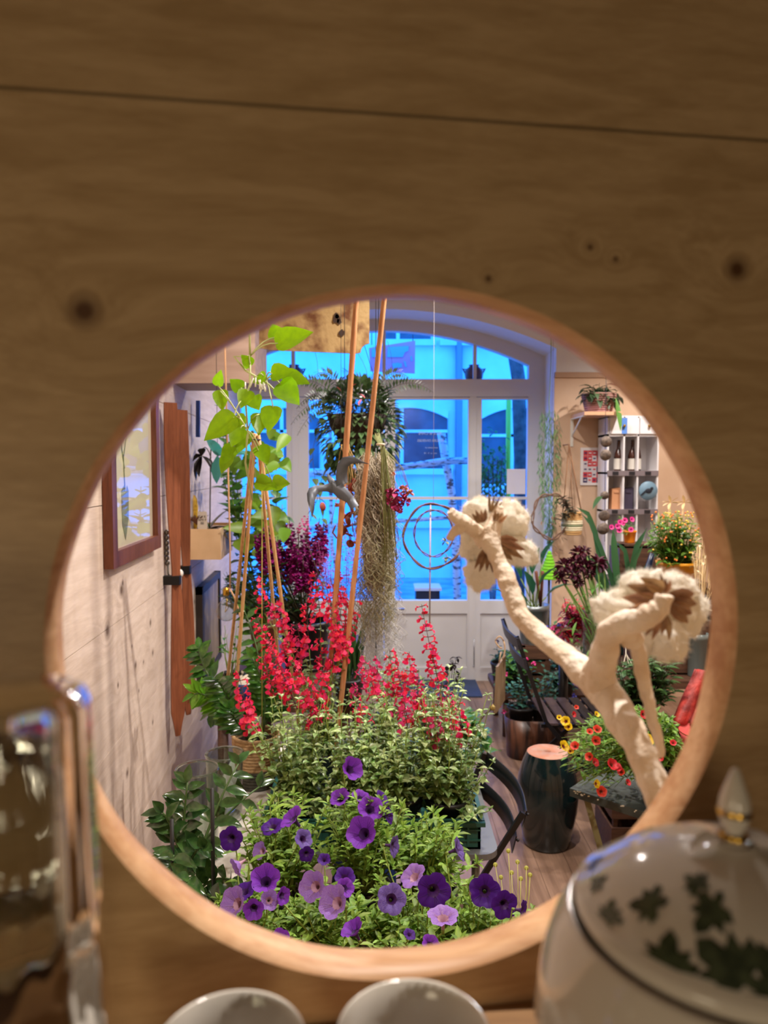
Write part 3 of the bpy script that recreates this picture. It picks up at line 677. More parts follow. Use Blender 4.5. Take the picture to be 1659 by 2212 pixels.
PET = {'d': [corolla([pv_d,pthr,petg], 'petunia_flower_%d' % i, cup=c) for i, c in enumerate((.0,.08))],
       'v': [corolla([pv_v,pthr,petg], 'petunia_flower_%d' % i, cup=c) for i, c in enumerate((.1,.22))],
       's': [corolla([pv_s,pth2,petg], 'petunia_flower_%d' % i, cup=c) for i, c in enumerate((.05,.2))],
       'n': [corolla([pv_n,pthr,petg], 'petunia_flower_%d' % i, cup=c) for i, c in enumerate((.0,.06))]}
# ================================================================ TABLES
metal_grey = mat('grey_painted_metal', (120,122,124), .3, metal=.3)
dwood = wood_mat('dark_bench_wood', (96,66,50), (66,44,34), (), 0, 3., .5)
def table(name, label, cat, x0, x1, y0, y1, z, m, th=.018, leg=.012, legm=None, rc=.05):
    t = thing(name, label, cat, ((x0+x1)/2,(y0+y1)/2,0)); b = MB(); poly = []
    for cx, cy, a0 in ((x1-rc,y1-rc,0),(x0+rc,y1-rc,PI/2),(x0+rc,y0+rc,PI),(x1-rc,y0+rc,1.5*PI)):
        for k in range(6): a = a0+PI/2*k/5; poly.append((cx+rc*math.cos(a), cy+rc*math.sin(a)))
    b.prism(poly, Matrix.Translation((0,0,z-th/2)), th); b.build('tabletop', m, t)
    for sx, sy in ((x0+.06,y0+.06),(x1-.06,y0+.06),(x1-.06,y1-.06),(x0+.06,y1-.06)):
        b = MB(); b.tube([(sx,sy,z-th),(sx,sy,0)], leg, 8); b.build('leg', legm or m, t)
    return t
table('flower_table', 'grey metal table with rounded corner carrying the red salvias', 'table', -.36, .325, 2.02, 2.95, .72, metal_grey)
table('plant_bench', 'low dark bench in front carrying the purple petunias', 'bench', -.365, .30, 1.18, 1.98, .66, dwood)
table('side_bench', 'white bench along the left board wall under the glass vases', 'bench', -.60, -.375, 1.42, 3.0, .66, mat('white_bench_paint', (222,216,206), .5))
# green crate
cgm = mat('green_crate_plastic', (38,84,72), .35)
t = thing('plant_crate', 'green plastic crate holding the salvia pots on the grey table', 'crate', (0,2.38,.72))
b = MB(); x0, x1, y0, y1, z0, z1 = -.34, .275, 2.05, 2.66, .7205, .802
b.box((x0,y0,z0),(x1,y1,z0+.006))
for q in ((x0,y0,x1,y0+.008),(x0,y1-.008,x1,y1),(x0,y0,x0+.008,y1),(x1-.008,y0,x1,y1)): b.box((q[0],q[1],z0),(q[2],q[3],z1))
for q in ((x0-.012,y0-.012,x1+.012,y0+.006),(x0-.012,y1-.006,x1+.012,y1+.012),(x0-.012,y0,x0+.006,y1),(x1-.006,y0,x1+.012,y1)): b.box((q[0],q[1],z1-.012),(q[2],q[3],z1))
for k in range(14): x = x0+.03+k*.042; b.box((x,y0-.006,z0+.01),(x+.006,y0,z1-.015))
for k in range(3): b.box((x0,y0-.005,z0+.025+k*.03),(x1,y0,z0+.029+k*.03))
b.build('crate_body', cgm, t)
# ================================================================ SALVIAS
salv_leaf = leafmat('salvia_leaf', (186,204,146), .5, .3, .28, rgb2=(104,140,64), spec=.6)
salv_r = mat('salvia_red', (244,44,84), .5, var=.25, rgb2=(222,20,96), nscale=80, transl=.25)
salv_p = mat('salvia_pink', (232,66,132), .55, var=.22, rgb2=(214,40,110), nscale=80, transl=.25)
calyx = mat('salvia_calyx', (92,52,50), .7, var=.3)
def spike_mesh(a, b, dens=1., seed=0):
    rg = random.Random(seed); mb = MB(); a, b = V(a), V(b); ln = (b-a).length; ax = (a-b).normalized()
    mb.tube([b, b.lerp(a,.5)+rdir(rg)*.002, a], .0014, 5, 1, .0008)
    n = max(3, int(ln/.019))
    for i in range(n+1):
        t_ = i/n; p = b.lerp(a, t_); k = rg.choice((2,3,3,4)) if t_ < .88 else 2
        k = max(1, int(k*dens+.5)); s = .85+.45*(1-t_)
        for j in range(k):
            an = rg.uniform(0, 2*PI); o = ax.orthogonal().normalized(); o = Matrix.Rotation(an, 3, ax) @ o
            d = (o+ax*.25+V((0,0,-.15))).normalized()
            q = p+d*.007; mb.tube([p, q], .0012, 4, 1, .0019)
            e = q+d*.010*s; mb.tube([q, e], .0016, 5, 0, .0028)
            L = .016*s*rg.uniform(.8,1.15); dn = (d*.55+V((0,0,-1))+rdir(rg)*.3).normalized()
            sd = dn.cross(d).normalized()
            mb.leaf(e, dn+sd*.42, L, L*.8, 'ob', .1, .1, 0, up=d); mb.leaf(e, dn-sd*.42, L, L*.8, 'ob', .1, .1, 0, up=d)
            mb.leaf(e, (d*.7+V((0,0,.8))).normalized(), L*.6, L*.4, 'ov', .1, .3, 0)
    mb.leaf(a, ax, .008, .004, 'ov', 0, .4, 1)
    return mb
SP = [('r',555,1250,572,1325,2.55),('r',600,1300,628,1412,2.45),('r',556,1335,610,1480,2.35),('r',516,1455,536,1560,2.2),('r',575,1372,642,1532,2.3),('r',680,1240,692,1332,2.5),
 ('r',662,1285,668,1402,2.45),('r',742,1268,722,1425,2.5),('r',708,1300,742,1402,2.4),('r',768,1298,748,1375,2.5),('r',700,1440,690,1522,2.25),('r',640,1440,702,1545,2.2),
 ('r',911,1310,946,1468,2.25),('r',842,1408,852,1500,2.35),('r',858,1432,882,1560,2.2),('p',790,1420,772,1500,2.4),('r',900,1490,920,1545,2.2),('p',955,1480,940,1565,2.25),
 ('r',988,1520,998,1575,2.15),('p',820,1490,852,1545,2.3),('p',932,1545,948,1600,2.15),('r',726,1350,718,1440,2.4),('r',772,1515,790,1562,2.2),('r',884,1412,888,1475,2.4),('p',812,1425,818,1472,2.4),
 ('r',610,1395,652,1480,2.4),('p',640,1350,660,1420,2.5),('r',690,1380,700,1450,2.45),('r',745,1340,738,1420,2.45),('p',905,1450,900,1520,2.35),('p',870,1520,880,1570,2.15),('r',660,1500,680,1560,2.2),
 ('r',712,1268,716,1330,2.55),('p',585,1310,600,1345,2.5),('r',975,1555,985,1600,2.2),('p',965,1500,975,1560,2.3),('r',728,1235,735,1300,2.6),('r',570,1420,590,1500,2.3),('r',525,1500,545,1575,2.25),('r',790,1445,812,1500,2.3)]
SPOT = [(-.26,2.16),(-.10,2.14),(.05,2.16),(.19,2.14),(-.22,2.5),(0,2.52),(.18,2.5)]
slab = ['salvia with the leftmost leaning red flower spikes', 'salvia in the front row left of the middle with red spikes', 'salvia in the front row right of the middle', 'salvia at the near right crate corner with one tall red spike', 'salvia at the back left of the crate reaching the cane tripod', 'salvia in the middle of the back row with the densest red spikes', 'salvia at the back right of the crate with pink spikes']
buckets = [[] for _ in SPOT]
for s in SP:
    top = P(s[1], s[2], s[5]); bot = P(s[3], s[4], s[5])
    j = min(range(len(SPOT)), key=lambda k: (SPOT[k][0]-bot.x)**2*2+(SPOT[k][1]-s[5]+.05)**2); buckets[j].append((s[0], top, bot))
for j, (x, y) in enumerate(SPOT):
    o = V((x, y, .727)); t = thing('salvia_plant', slab[j], 'flowering plant', o, 'red and pink salvias in the green crate')
    add_pot(t, o, .068, .11, blackp)
    fb_ = MB(); sb = MB(); rt = o+V((0,0,.10)); rg = random.Random(100+j)
    for i, (c, a, b_) in enumerate(buckets[j]):
        k = spike_mesh(a, b_, 1.15, j*40+i); k.build('flower_spike', [salv_r if c == 'r' else salv_p, calyx], t)
        pts = arc(rt+rdir(rg)*.02, b_, ((b_-rt).x*-.12, 0, .0), 9, .004, rg); sb.tube(pts, .0022, 5, 0, .0013)
        for q in range(3, 10):
            p, d = at_path(pts, q/10); an = rg.uniform(0, PI)
            for s_ in (0, PI):
                dd = V((math.cos(an+s_), math.sin(an+s_), .25)); L = rg.uniform(.022,.042); fb_.leaf(p, dd, L, L*.58, 'ov', .5, .2)
    for i in range(56 if y < 2.4 else 40):
        az = rg.uniform(0, 2*PI); rr = rg.uniform(.02,.13); hh = rg.uniform(-.03,.32)
        tip = rt+V((rr*math.cos(az), rr*math.sin(az)*.9, hh))
        if y < 2.4: tip += V((0,-.04,0))
        pts = arc(rt+V((math.cos(az)*.02, math.sin(az)*.02, 0)), tip, (0,0,-.02), 8, .003, rg); sb.tube(pts, .0018, 5, 0, .001)
        nl = 7
        for q in range(nl):
            p, d = at_path(pts, .12+.88*q/nl); an = q*PI/2+rg.uniform(-.3,.3)
            for s_ in (0, PI):
                dd = V((math.cos(an+s_), math.sin(an+s_), rg.uniform(0,.6))); L = rg.uniform(.022,.046)*(1.1-.3*q/nl); fb_.leaf(p, dd, L, L*.6, 'ov', rg.uniform(.2,.9), .22)
        for _ in range(3): fb_.leaf(tip, rdir(rg,.2,1), .018, .009, 'ov', .2, .3)
    fb_.build('foliage', salv_leaf, t); sb.build('stems', stemg, t)
# ================================================================ PETUNIAS
pet_leaf = leafmat('petunia_leaf', (146,178,74), .3, .5, .3, rgb2=(108,144,52))
FL = [(757,1662,1.9,27,'v',(.5,-.6,.5)),(735,1724,1.85,24,'v',(-.3,-.4,.8)),(778,1722,1.85,20,'v',(.2,-.3,.9)),(800,1748,1.8,30,'v',(.2,-.6,.7)),(838,1762,1.8,19,'d',(.8,-.3,.3)),(785,1800,1.72,36,'v',(-.3,-.7,.6)),
 (850,1828,1.65,24,'n',(1,-.5,.1)),(499,1812,1.62,28,'d',(-.1,-1,.2)),(515,1868,1.55,22,'s',(-.5,-.4,-.2)),(588,1785,1.75,26,'d',(-.2,-.3,.9)),(632,1768,1.72,30,'v',(-.6,-.2,.8)),(565,1838,1.65,20,'s',(-.5,-.6,.4)),
 (655,1812,1.68,22,'n',(.4,-.5,.5)),(662,1845,1.66,18,'d',(.2,-.8,.1)),(700,1857,1.62,15,'d',(0,-.5,.8)),(574,1903,1.52,34,'v',(.0,-.6,.8)),(510,1952,1.47,36,'s',(-.5,-.6,.5)),(582,1945,1.47,22,'s',(.2,-.6,.4)),(548,1962,1.44,24,'v',(.1,-.8,.2)),
 (680,1915,1.5,34,'s',(-.4,-.7,.5)),(745,1895,1.55,24,'d',(.1,-.5,.8)),(726,1950,1.45,38,'s',(-.5,-.6,.6)),(846,1942,1.46,34,'n',(.1,-.8,.6)),(937,1925,1.46,40,'d',(.15,-1,.35)),(893,1893,1.52,32,'s',(-.5,-.3,.8)),
 (957,1980,1.4,36,'s',(0,-.1,1)),(990,1835,1.62,27,'n',(.9,-.2,.4)),(1047,1925,1.48,36,'d',(-.1,-.8,.5)),(1090,1955,1.44,32,'d',(.2,-.9,.2)),(1131,1968,1.4,24,'d',(.9,-.5,.1)),(765,2012,1.4,28,'v',(-.5,-.1,.9)),(885,2018,1.38,15,'d',(.3,-.3,.8)),
 (745,1918,1.5,22,'v',(.4,-.5,.6)),(528,1925,1.5,26,'d',(-.3,-.3,.7)),(826,1722,1.9,18,'d',(.6,-.2,.6)),(610,1935,1.47,20,'v',(.6,-.5,.2)),(930,2040,1.36,22,'v',(.2,-.3,.6)),(605,2030,1.38,24,'v',(-.1,-.5,.5))]
PS = [(-.30,1.50),(-.12,1.50),(.05,1.50),(.19,1.50),(-.25,1.78),(-.05,1.80),(.11,1.78)]
plab = ['petunia at the front left with violet and speckled blooms', 'petunia left of the front middle with pale speckled blooms', 'petunia in the front middle with the large dark purple bloom', 'petunia at the front right corner with three dark purple blooms', 'petunia at the back left with a dark bloom and a violet trumpet', 'petunia in the back middle with a row of violet blooms', 'petunia at the back right beside the green crate with one speckled bloom']
pb_ = [[] for _ in PS]
for f in FL:
    c = P(f[0], f[1], f[2]-.05); j = min(range(len(PS)), key=lambda k: (PS[k][0]-c.x)**2+(PS[k][1]-f[2])**2); pb_[j].append(f)
for j, (x, y) in enumerate(PS):
    o = V((x, y, .6605)); t = thing('petunia_plant', plab[j], 'flowering plant', o, 'purple petunias on the low bench')
    add_pot(t, o, .07, .10, blackp); rt = o+V((0,0,.09)); rg = random.Random(300+j); fb_ = MB(); sb = MB()
    H = .17 if y < 1.6 else (.25 if x < .05 else .19)
    tips = []
    for i in range(56):
        az = rg.uniform(0, 2*PI); rr = rg.uniform(.02,.135); tips.append((rt+V((rr*math.cos(az), rr*math.sin(az)*1.0, H*rg.uniform(.45,1.)-rr*.25)), None))
    for i, (px, py, Y, rad, kd, ax) in enumerate(pb_[j]):
        Y -= .05; c = P(px, py, Y); ax = V(ax).normalized(); s_ = rad*m_(Y)
        place(rg.choice(PET[kd]), 'petunia_flower', t, c, ax, rg.uniform(0,6), s_); tips.append((c-ax*s_*1.1, ax))
    for tip, ax in tips:
        pts = arc(rt+rdir(rg,0,.2)*.03, tip, ((tip-rt).x*.1, (tip-rt).y*.1, .01), 8, .003, rg); sb.tube(pts, .0022, 5, 0, .0014)
        for q in range(9):
            p, d = at_path(pts, .3+.7*q/9); an = q*2.4+rg.uniform(-.3,.3); L = rg.uniform(.024,.044)
            fb_.leaf(p, V((math.cos(an), math.sin(an), rg.uniform(.1,.9))), L, L*.34, 'la', rg.uniform(.1,.6), .2)
        if ax is None:
            for q in range(6): fb_.leaf(tip, rdir(rg,.1,1), rg.uniform(.014,.028), .008, 'la', .2, .3)
    fb_.build('foliage', pet_leaf, t); sb.build('stems', mat('petunia_stem', (140,158,70), .6), t)
# ================================================================ ZZ PLANTS AND VASES ON THE LEFT
zz = leafmat('glossy_dark_leaf', (46,84,34), .35, .16, .12, rgb2=(70,112,40), spec=.7); zzb = leafmat('glossy_bright_leaf', (104,156,40), .3, .2, .25, spec=.6)
def pinnate(fb_, sb, pts, L, Wd, n, rg, mi=0, t0=.2, shape='ov', up=(0,-.6,.8), r=.005):
    sb.tube(pts, r, 7, 0, r*.4)
    for i in range(n):
        t_ = t0+(1-t0)*i/max(1,n-1); p, d = at_path(pts, min(t_,.999)); sd = d.cross(V((0,-1,0))).normalized()
        for s_ in (-1, 1):
            if i == n-1 and s_ == 1: dd = d
            else: dd = (sd*s_+d*rg.uniform(.5,.9)+V((0,rg.uniform(-.5,.3),0))).normalized()
            q = 1-.25*abs(t_-.5)*2
            fb_.leaf(p, dd, L*q*rg.uniform(.85,1.1), Wd*q, shape, rg.uniform(.1,.5), .18, mi, up=up)
o = P(568, 1752, 2.62); o.z = .661; o.x = max(o.x, -.60); o = V((-.46, 2.62, .661))
wov = mat('woven_rope', (226,192,144), .8, rgb2=(176,132,84), nscale=60, bump=.6, bscale=120, stretch=(1,1,9)); wov2 = mat('woven_rope_dark', (60,58,50), .9, rgb2=(84,82,70), nscale=60, bump=.5, bscale=150)
def rope_pot(t, o, r, h, mats, split=.4, n=16):
    b = MB()
    for i in range(n):
        z = h*(i+.5)/n; q = r*(.74+.26*min(1, (z/h)*1.2)); k = 20
        prof = [(q+math.cos(a)*h/n*.55, z+math.sin(a)*h/n*.55) for a in [2*PI*j/6 for j in range(6)]]
        b.lathe(prof, o, 30, 1 if z/h < split else 0, closed=True)
    b.lathe([(0,.002),(r*.72,.003)], o, 20, 1); b.lathe([(r*.93,h*.84),(0,h*.86)], o, 20, 2)
    b.build('woven_pot', mats, t)
t = thing('zz_plant', 'tall glossy dark leaved plant in a cream and black woven pot by the board wall', 'potted plant', o)
rope_pot(t, o, .082, .19, [wov, wov2, soilm])
fb_ = MB(); sb = MB(); rg = random.Random(5); r0 = o+V((0,0,.15))
for tp, bend in (((430,1400,2.75),(-.05,0,.05)),((528,1320,2.8),(.03,0,.02)),((420,1500,2.6),(-.02,0,.06)),((470,1470,2.5),(-.02,0,.05)),((545,1420,2.6),(.03,0,0)),((500,1530,2.4),(-.02,-.05,.03)),((590,1480,2.7),(.04,0,.02)),((455,1540,2.7),(0,0,.05))):
    pts = arc(r0+rdir(rg)*.02, P(*tp), bend, 10); pinnate(fb_, sb, pts, .075, .036, 11, rg, 1 if rg.random() < .25 else 0, .3)
fb_.build('foliage', [zz, zzb], t); sb.build('stems', mat('thick_green_stem', (70,96,44), .5), t)
o = V((-.49,1.72,.661)); t = thing('zz_plant', 'small glossy leaved plant with black support sticks at the lower left edge of the hole', 'potted plant', o)
add_pot(t, o, .07, .12, mat('cream_pot', (220,208,188), .5)); fb_ = MB(); sb = MB(); r0 = o+V((0,0,.11))
for tp, n_ in (((405,1690,1.75),8),((352,1755,1.7),6),((515,1650,1.85),6),((440,1830,1.6),6),((375,1850,1.55),6),((560,1700,1.9),4),((500,1900,1.6),5),((410,1900,1.5),6),((480,1960,1.55),5)):
    pts = arc(r0+rdir(rg)*.03, P(*tp), (0,0,.03), 8); pinnate(fb_, sb, pts, .066, .032, n_, rg, 2, .35)
fb_.build('foliage', [zz, zzb, leafmat('deep_glossy_leaf', (40,66,34), .3, .16, .08, rgb2=(60,92,44), spec=.7)], t); sb.build('stems', mat('thick_green_stem', (70,96,44), .5), t)
for tp, bt in (((458,1703,1.6),(459,1915,1.6)),((371,1770,1.62),(371,1850,1.62))):
    b = MB(); a = P(*tp); c = P(*bt); c.z = min(c.z, .78); b.tube([a, V((a.x+.0,a.y,.77))], .0045, 8); b.build('support_stick', mat('black_stick', (22,20,20), .5), t)
vg = pane_mat('thin_clear_glass', (.86,.91,.88), 2.4)
vlip = glass_mat('vase_lip_glass', (214,226,220))
def vase(px, py, Y, r, label, tap=1.0):
    c = P(px, py, Y); o = V((c.x, c.y, .6605)); h = c.z-.66
    t = thing('glass_vase', label, 'vase', o, 'clear glass vases on the white bench')
    b = MB(); b.lathe([(0,.004),(r*tap,.004),(r*tap*1.02,.02),(r,h-.002)], o, 48); b.lathe([(r*tap*.96,.012),(r*.955,h-.002)], o, 48); b.build('vase_wall', vg, t)
    b = MB(); b.lathe([(r*1.0+.0036*math.cos(a), h+.0036*math.sin(a)) for a in [2*PI*k/8 for k in range(8)]], o, 48, closed=True); b.build('rim', vlip, t)
    b = MB(); b.lathe([(0,0),(r*tap,0),(r*tap,.009),(0,.009)], o, 32); b.build('vase_base', vlip, t)
vase(426,1661,2.12,.060,'clear glass vase cylinder nearest the camera among the leaves', .95)
vase(485,1628,2.36,.060,'clear glass vase behind the nearer one, partly hidden by dark leaves', .9)
b = MB(); o = V((-.485,1.92,.6605)); b.lathe([(0,.004),(.05,.002),(.052,0),(.058,.004),(.10,.014),(.112,.020),(.108,.022),(.055,.009),(0,.008)], o, 36); solo(b, 'plate', ceram, 'white round plate on the bench behind the small glossy plant', 'plate', o)
# ================================================================ THINGS ON THE LEFT WALL
frm = wood_mat('brown_frame_wood', (120,68,44), (90,48,30), (), 2, 4., .4)
def fr_pt(px, py): return WL(px, py)
yl, yr_ = WL(236,1222,.02).y, WL(341,1180,.02).y; zb_ = WL(341,1182,.02).z; zt_ = zb_+.80
def wbox(mb, y0, y1, z0, z1, o0, o1, mi=0): mb.hexa([W(y0,z0,o1),W(y0,z0,o0),W(y1,z0,o0),W(y1,z0,o1),W(y0,z1,o1),W(y0,z1,o0),W(y1,z1,o0),W(y1,z1,o1)], mi)
c = W((yl+yr_)/2, zb_, .01)
t = thing('picture_frame', 'large brown wooden picture frame behind glass hanging on the board wall', 'picture', c)
b = MB(); fw = .055
wbox(b, yl, yl+fw, zb_, zt_, .002, .035); wbox(b, yr_-fw, yr_, zb_, zt_, .002, .035); wbox(b, yl+fw, yr_-fw, zb_, zb_+fw, .002, .035); wbox(b, yl+fw, yr_-fw, zt_-fw, zt_, .002, .035); b.build('frame', frm, t)
b = MB(); wbox(b, yl+fw, yr_-fw, zb_+fw, zt_-fw, .003, .012)
b.build('print', mat('cream_print_paper', (214,202,176), .6), t)
b = MB(); yc = (yl+yr_)/2-.12; pen = mat('grey_ink', (120,118,110), .7)
wz = zb_+fw
b.add([W(yc,wz+.02,.0135),W(yc+.045,wz+.10,.0135),W(yc+.05,wz+.20,.0135),W(yc+.03,wz+.22,.0135),W(yc+.015,wz+.19,.0135),W(yc-.01,wz+.22,.0135),W(yc-.045,wz+.20,.0135),W(yc-.04,wz+.08,.0135)], [(0,1,2,3,4,5,6,7)], 0, False)
b.tube([W(yc,wz+.2,.0135), W(yc-.01,wz+.32,.0135), W(yc+.06,wz+.45,.0135)], .002, 5); b.tube([W(yc+.0,wz+.28,.0135), W(yc-.05,wz+.40,.0135)], .002, 5); b.build('drawing', pen, t)
b = MB(); b.add([W(yl+fw,wz,.018),W(yr_-fw,wz,.018),W(yr_-fw,zt_-fw,.018),W(yl+fw,zt_-fw,.018)], [(0,1,2,3)], 0, False); b.build('glass_pane', pane_mat('picture_glass', (1,1,1), 1.3), t)
# two curved staves (barrel boards)
stv = wood_mat('red_brown_stave', (150,88,58), (116,64,42), (), 2, 3., .45, knotcol=(60,30,20))
for i, (yy, y_b, top, bot, lb, ph) in enumerate(((WL(377,1200,.05).y, 0, (376,872), (378,1598), 'longer curved red brown wooden ski on the board wall, left of the pair', 0), (WL(400,1200,.05).y, 0, (400,888), (399,1555), 'shorter curved red brown wooden ski on the board wall, right of the pair', .8))):
    zt2 = WL(top[0], top[1], .05).z; zb2 = WL(bot[0], bot[1], .05).z; n = 28; pts = []
    b = MB(); vs = []
    for k in range(n+1):
        f = k/n; z = zb2+(zt2-zb2)*f
        hw = .036*(.55+.45*abs(math.sin(PI*(f*1.5+.25))))*(1 if f > .06 else .35+f*8)
        dep = .048+.006*math.sin(PI*f*1.4+.3); yy2 = yy+.01*math.sin(PI*f*1.3+ph)
        vs += [W(yy2-hw*.7,z,dep-hw*.75), W(yy2+hw*.7,z,dep+hw*.75), W(yy2+hw*.7-.008,z,dep+hw*.75+.006), W(yy2-hw*.7-.008,z,dep-hw*.75+.006)]
    fs = [(4*k+a, 4*k+(a+1) % 4, 4*k+4+(a+1) % 4, 4*k+4+a) for k in range(n) for a in range(4)]+[(0,1,2,3),(4*n+3,4*n+2,4*n+1,4*n)]
    b.add(vs, fs, 0, False); o = W(yy, zb2, .05)
    ob = solo(b, 'wooden_ski', stv, lb, 'ski', o, 'pair of old wooden skis on the wall')
    b = MB(); zz_ = zb2+.22 if i == 0 else zb2+.3
    wbox(b, yy-.02, yy+.02, zb2+.7, zb2+.74, -.002, .055+.02); b.build('wall_bracket', mat('dark_iron', (34,32,32), .5, metal=.6), ob)
# ornate hook with white knob
hk = thing('coat_hook', 'ornate grey metal coat hook with a round white knob', 'hook', W(WL(361,1200,.01).y,WL(361,1215,.01).z,0))
y0 = WL(361,1200,.01).y; b = MB(); zt3 = WL(360,1150,.01).z; zb3 = WL(364,1215,.01).z; mt_ = mat('pewter', (150,148,142), .35, metal=.8)
for k in range(7): b.ball(W(y0+R.uniform(-.006,.006), zt3+(zb3-zt3)*k/6, .01), (.011,.014,.014), 8)
b.tube([W(y0,zb3,.012), W(y0,zb3-.05,.014), W(y0+.01,zb3-.09,.035), W(y0+.02,zb3-.085,.065), P(384,1240,W(y0+.02,0,0).y)], .005, 8); b.build('hook_arm', mt_, hk)
b = MB(); b.ball(P(386,1239,W(y0+.02,0,0).y), .022, 16); b.build('knob', mat('white_knob_ceramic', (226,220,210), .2), hk)
# wall box with orchid
bx = thing('wall_box', 'small pale plywood box shelf fixed to the board wall', 'shelf box', W(WL(410,1200,0).y,WL(410,1200,0).z,0))
p0 = P(412,1200,3.95); yb0, yb1 = 3.95, 4.45; zb0 = P(440,1209,3.95).z; zb1 = P(440,1143,3.95).z; bw_ = P(477,1200,3.95).x-W(3.95,0,0).x
b = MB(); ply = mat('pale_plywood', (220,184,142), .6, rgb2=(206,168,126), nscale=8)
wbox(b, yb0, yb0+.012, zb0, zb1, 0, bw_); wbox(b, yb1-.012, yb1, zb0, zb1, 0, bw_); wbox(b, yb0+.012, yb1-.012, zb0, zb1, bw_-.012, bw_); wbox(b, yb0+.012, yb1-.012, zb0, zb0+.012, 0, bw_-.012); wbox(b, yb0+.02, yb1-.02, zb1-.03, zb1-.015, .005, bw_-.014); b.build('box_body', ply, bx)
zs_ = zb1-.0145
ot = thing('orchid', 'orchid with dark strap leaves and a dark drooping flower in the wall box', 'potted plant', V((P(452,1130,4.1).x,4.1,zs_)))
b = MB(); oc = V(ot['_o'])
b.leaf(oc, V((1,-.1,.55)), .22, .05, 'st', .9, .2); b.leaf(oc, V((.5,.2,.9)), .16, .045, 'st', .5, .2, 1); b.leaf(oc, V((-.4,.0,1)), .12, .03, 'st', .3, .2, 2); b.leaf(oc, V((.8,-.4,.3)), .15, .045, 'st', 1., .2)
b.build('leaves', [mat('olive_dark_leaf', (78,64,46), .3), mat('silver_leaf', (160,162,160), .3), zzb], ot)
b = MB(); b.tube(arc(oc, P(456,965,4.1), (0,0,.0), 6, .003), .004, 6); b.tube(arc(P(456,990,4.1), P(430,990,4.05), (0,0,.06), 6), .003, 6); b.build('flower_stem', stemd, ot)
dkp = mat('black_petal', (30,26,28), .4, var=.3); b = MB(); c = P(436,985,4.05)
for d_, L in (((-.3,-.2,-1),.14),((.5,-.1,-.5),.13),((-.9,0,-.2),.06),((.2,-.4,.7),.06),((-.1,-.3,-.9),.12)): b.leaf(c, d_, L, .045, 'ov', .5, .5)
b.build('flower', dkp, ot)
b = MB(); c = P(437,1118,4.0); b.prism([(-.022,-.05),(.022,-.05),(.028,-.02),(.024,.055),(-.024,.055),(-.026,-.02)], Matrix.Translation(V((c.x,4.0,zs_+.051))) @ Matrix.Rotation(PI/2,4,'X'), .004)
tg = solo(b, 'plant_tag', mat('grey_tag', (196,184,170), .6), 'small grey tag with stamped letters standing in the wall box', 'tag', (c.x,4.0,zs_))
text_mesh('GA K\nAMI F\n00', .018, mat('dark_ink', (50,46,44), .7), 'stamped_letters', tg, frame_M(V((c.x,3.997,zs_+.06)), (1,0,0), (0,0,1)))
b = MB(); c = P(425,1140,4.03); c.z = zs_
for k in range(16): 
    a = 2*PI*k/16; b.leaf(c+V((0,0,.03)), V((math.cos(a)*.8, math.sin(a)*.8, .9)), .09, .012, 'la', .3, .3)
solo(b, 'air_plant', mat('brown_air_plant', (112,78,60), .7, var=.3), 'spiky brown air plant at the left end of the wall box', 'plant', c)
b = MB(); c = P(419,1110,4.12); c.z = zs_
b.lathe([(.014,0),(.02,.03),(.024,.12),(.018,.17),(.006,.19)], c, 12); solo(b, 'dried_cob', mat('yellow_cob', (232,190,60), .6, rgb2=(200,150,40), nscale=90), 'yellow dried cob standing at the back of the wall box', 'decoration', c)
# second dark framed board lower on the wall
y0, y1 = WL(431,1380,.02).y, WL(472,1380,.02).y; z1_ = WL(431,1272,.03).z; z0_ = WL(433,1492,.03).z
t = thing('wall_mirror', 'weathered wooden framed mirror on the wall below the box shelf', 'mirror', W((y0+y1)/2,z0_,.01)); b = MB()
wbox(b, y0, y0+.05, z0_, z1_, .001, .04); wbox(b, y1-.05, y1, z0_, z1_, .001, .04); wbox(b, y0, y1, z0_, z0_+.04, .001, .04); wbox(b, y0, y1, z1_-.04, z1_, .001, .04); b.build('frame', mat('black_brown_frame', (44,34,28), .6), t)
b = MB(); wbox(b, y0+.05, y1-.05, z0_+.04, z1_-.04, .001, .03); b.build('panel', wood_mat('weathered_panel', (172,146,108), (92,78,60), (), 2, 3., .5), t)
# clipped blue cloth-peg and folded cloths above
b = MB(); c = WL(427,905,.03); b.hexa([c+V(q) for q in ((-.01,-.01,-.10),(.01,-.01,-.10),(.01,.01,-.10),(-.01,.01,-.10),(-.006,-.01,.10),(.014,-.01,.10),(.014,.01,.10),(-.006,.01,.10))]); solo(b, 'paper_strip', mat('blue_strip', (50,84,170), .6), 'narrow blue strip pinned high on the board wall', 'paper strip', c)
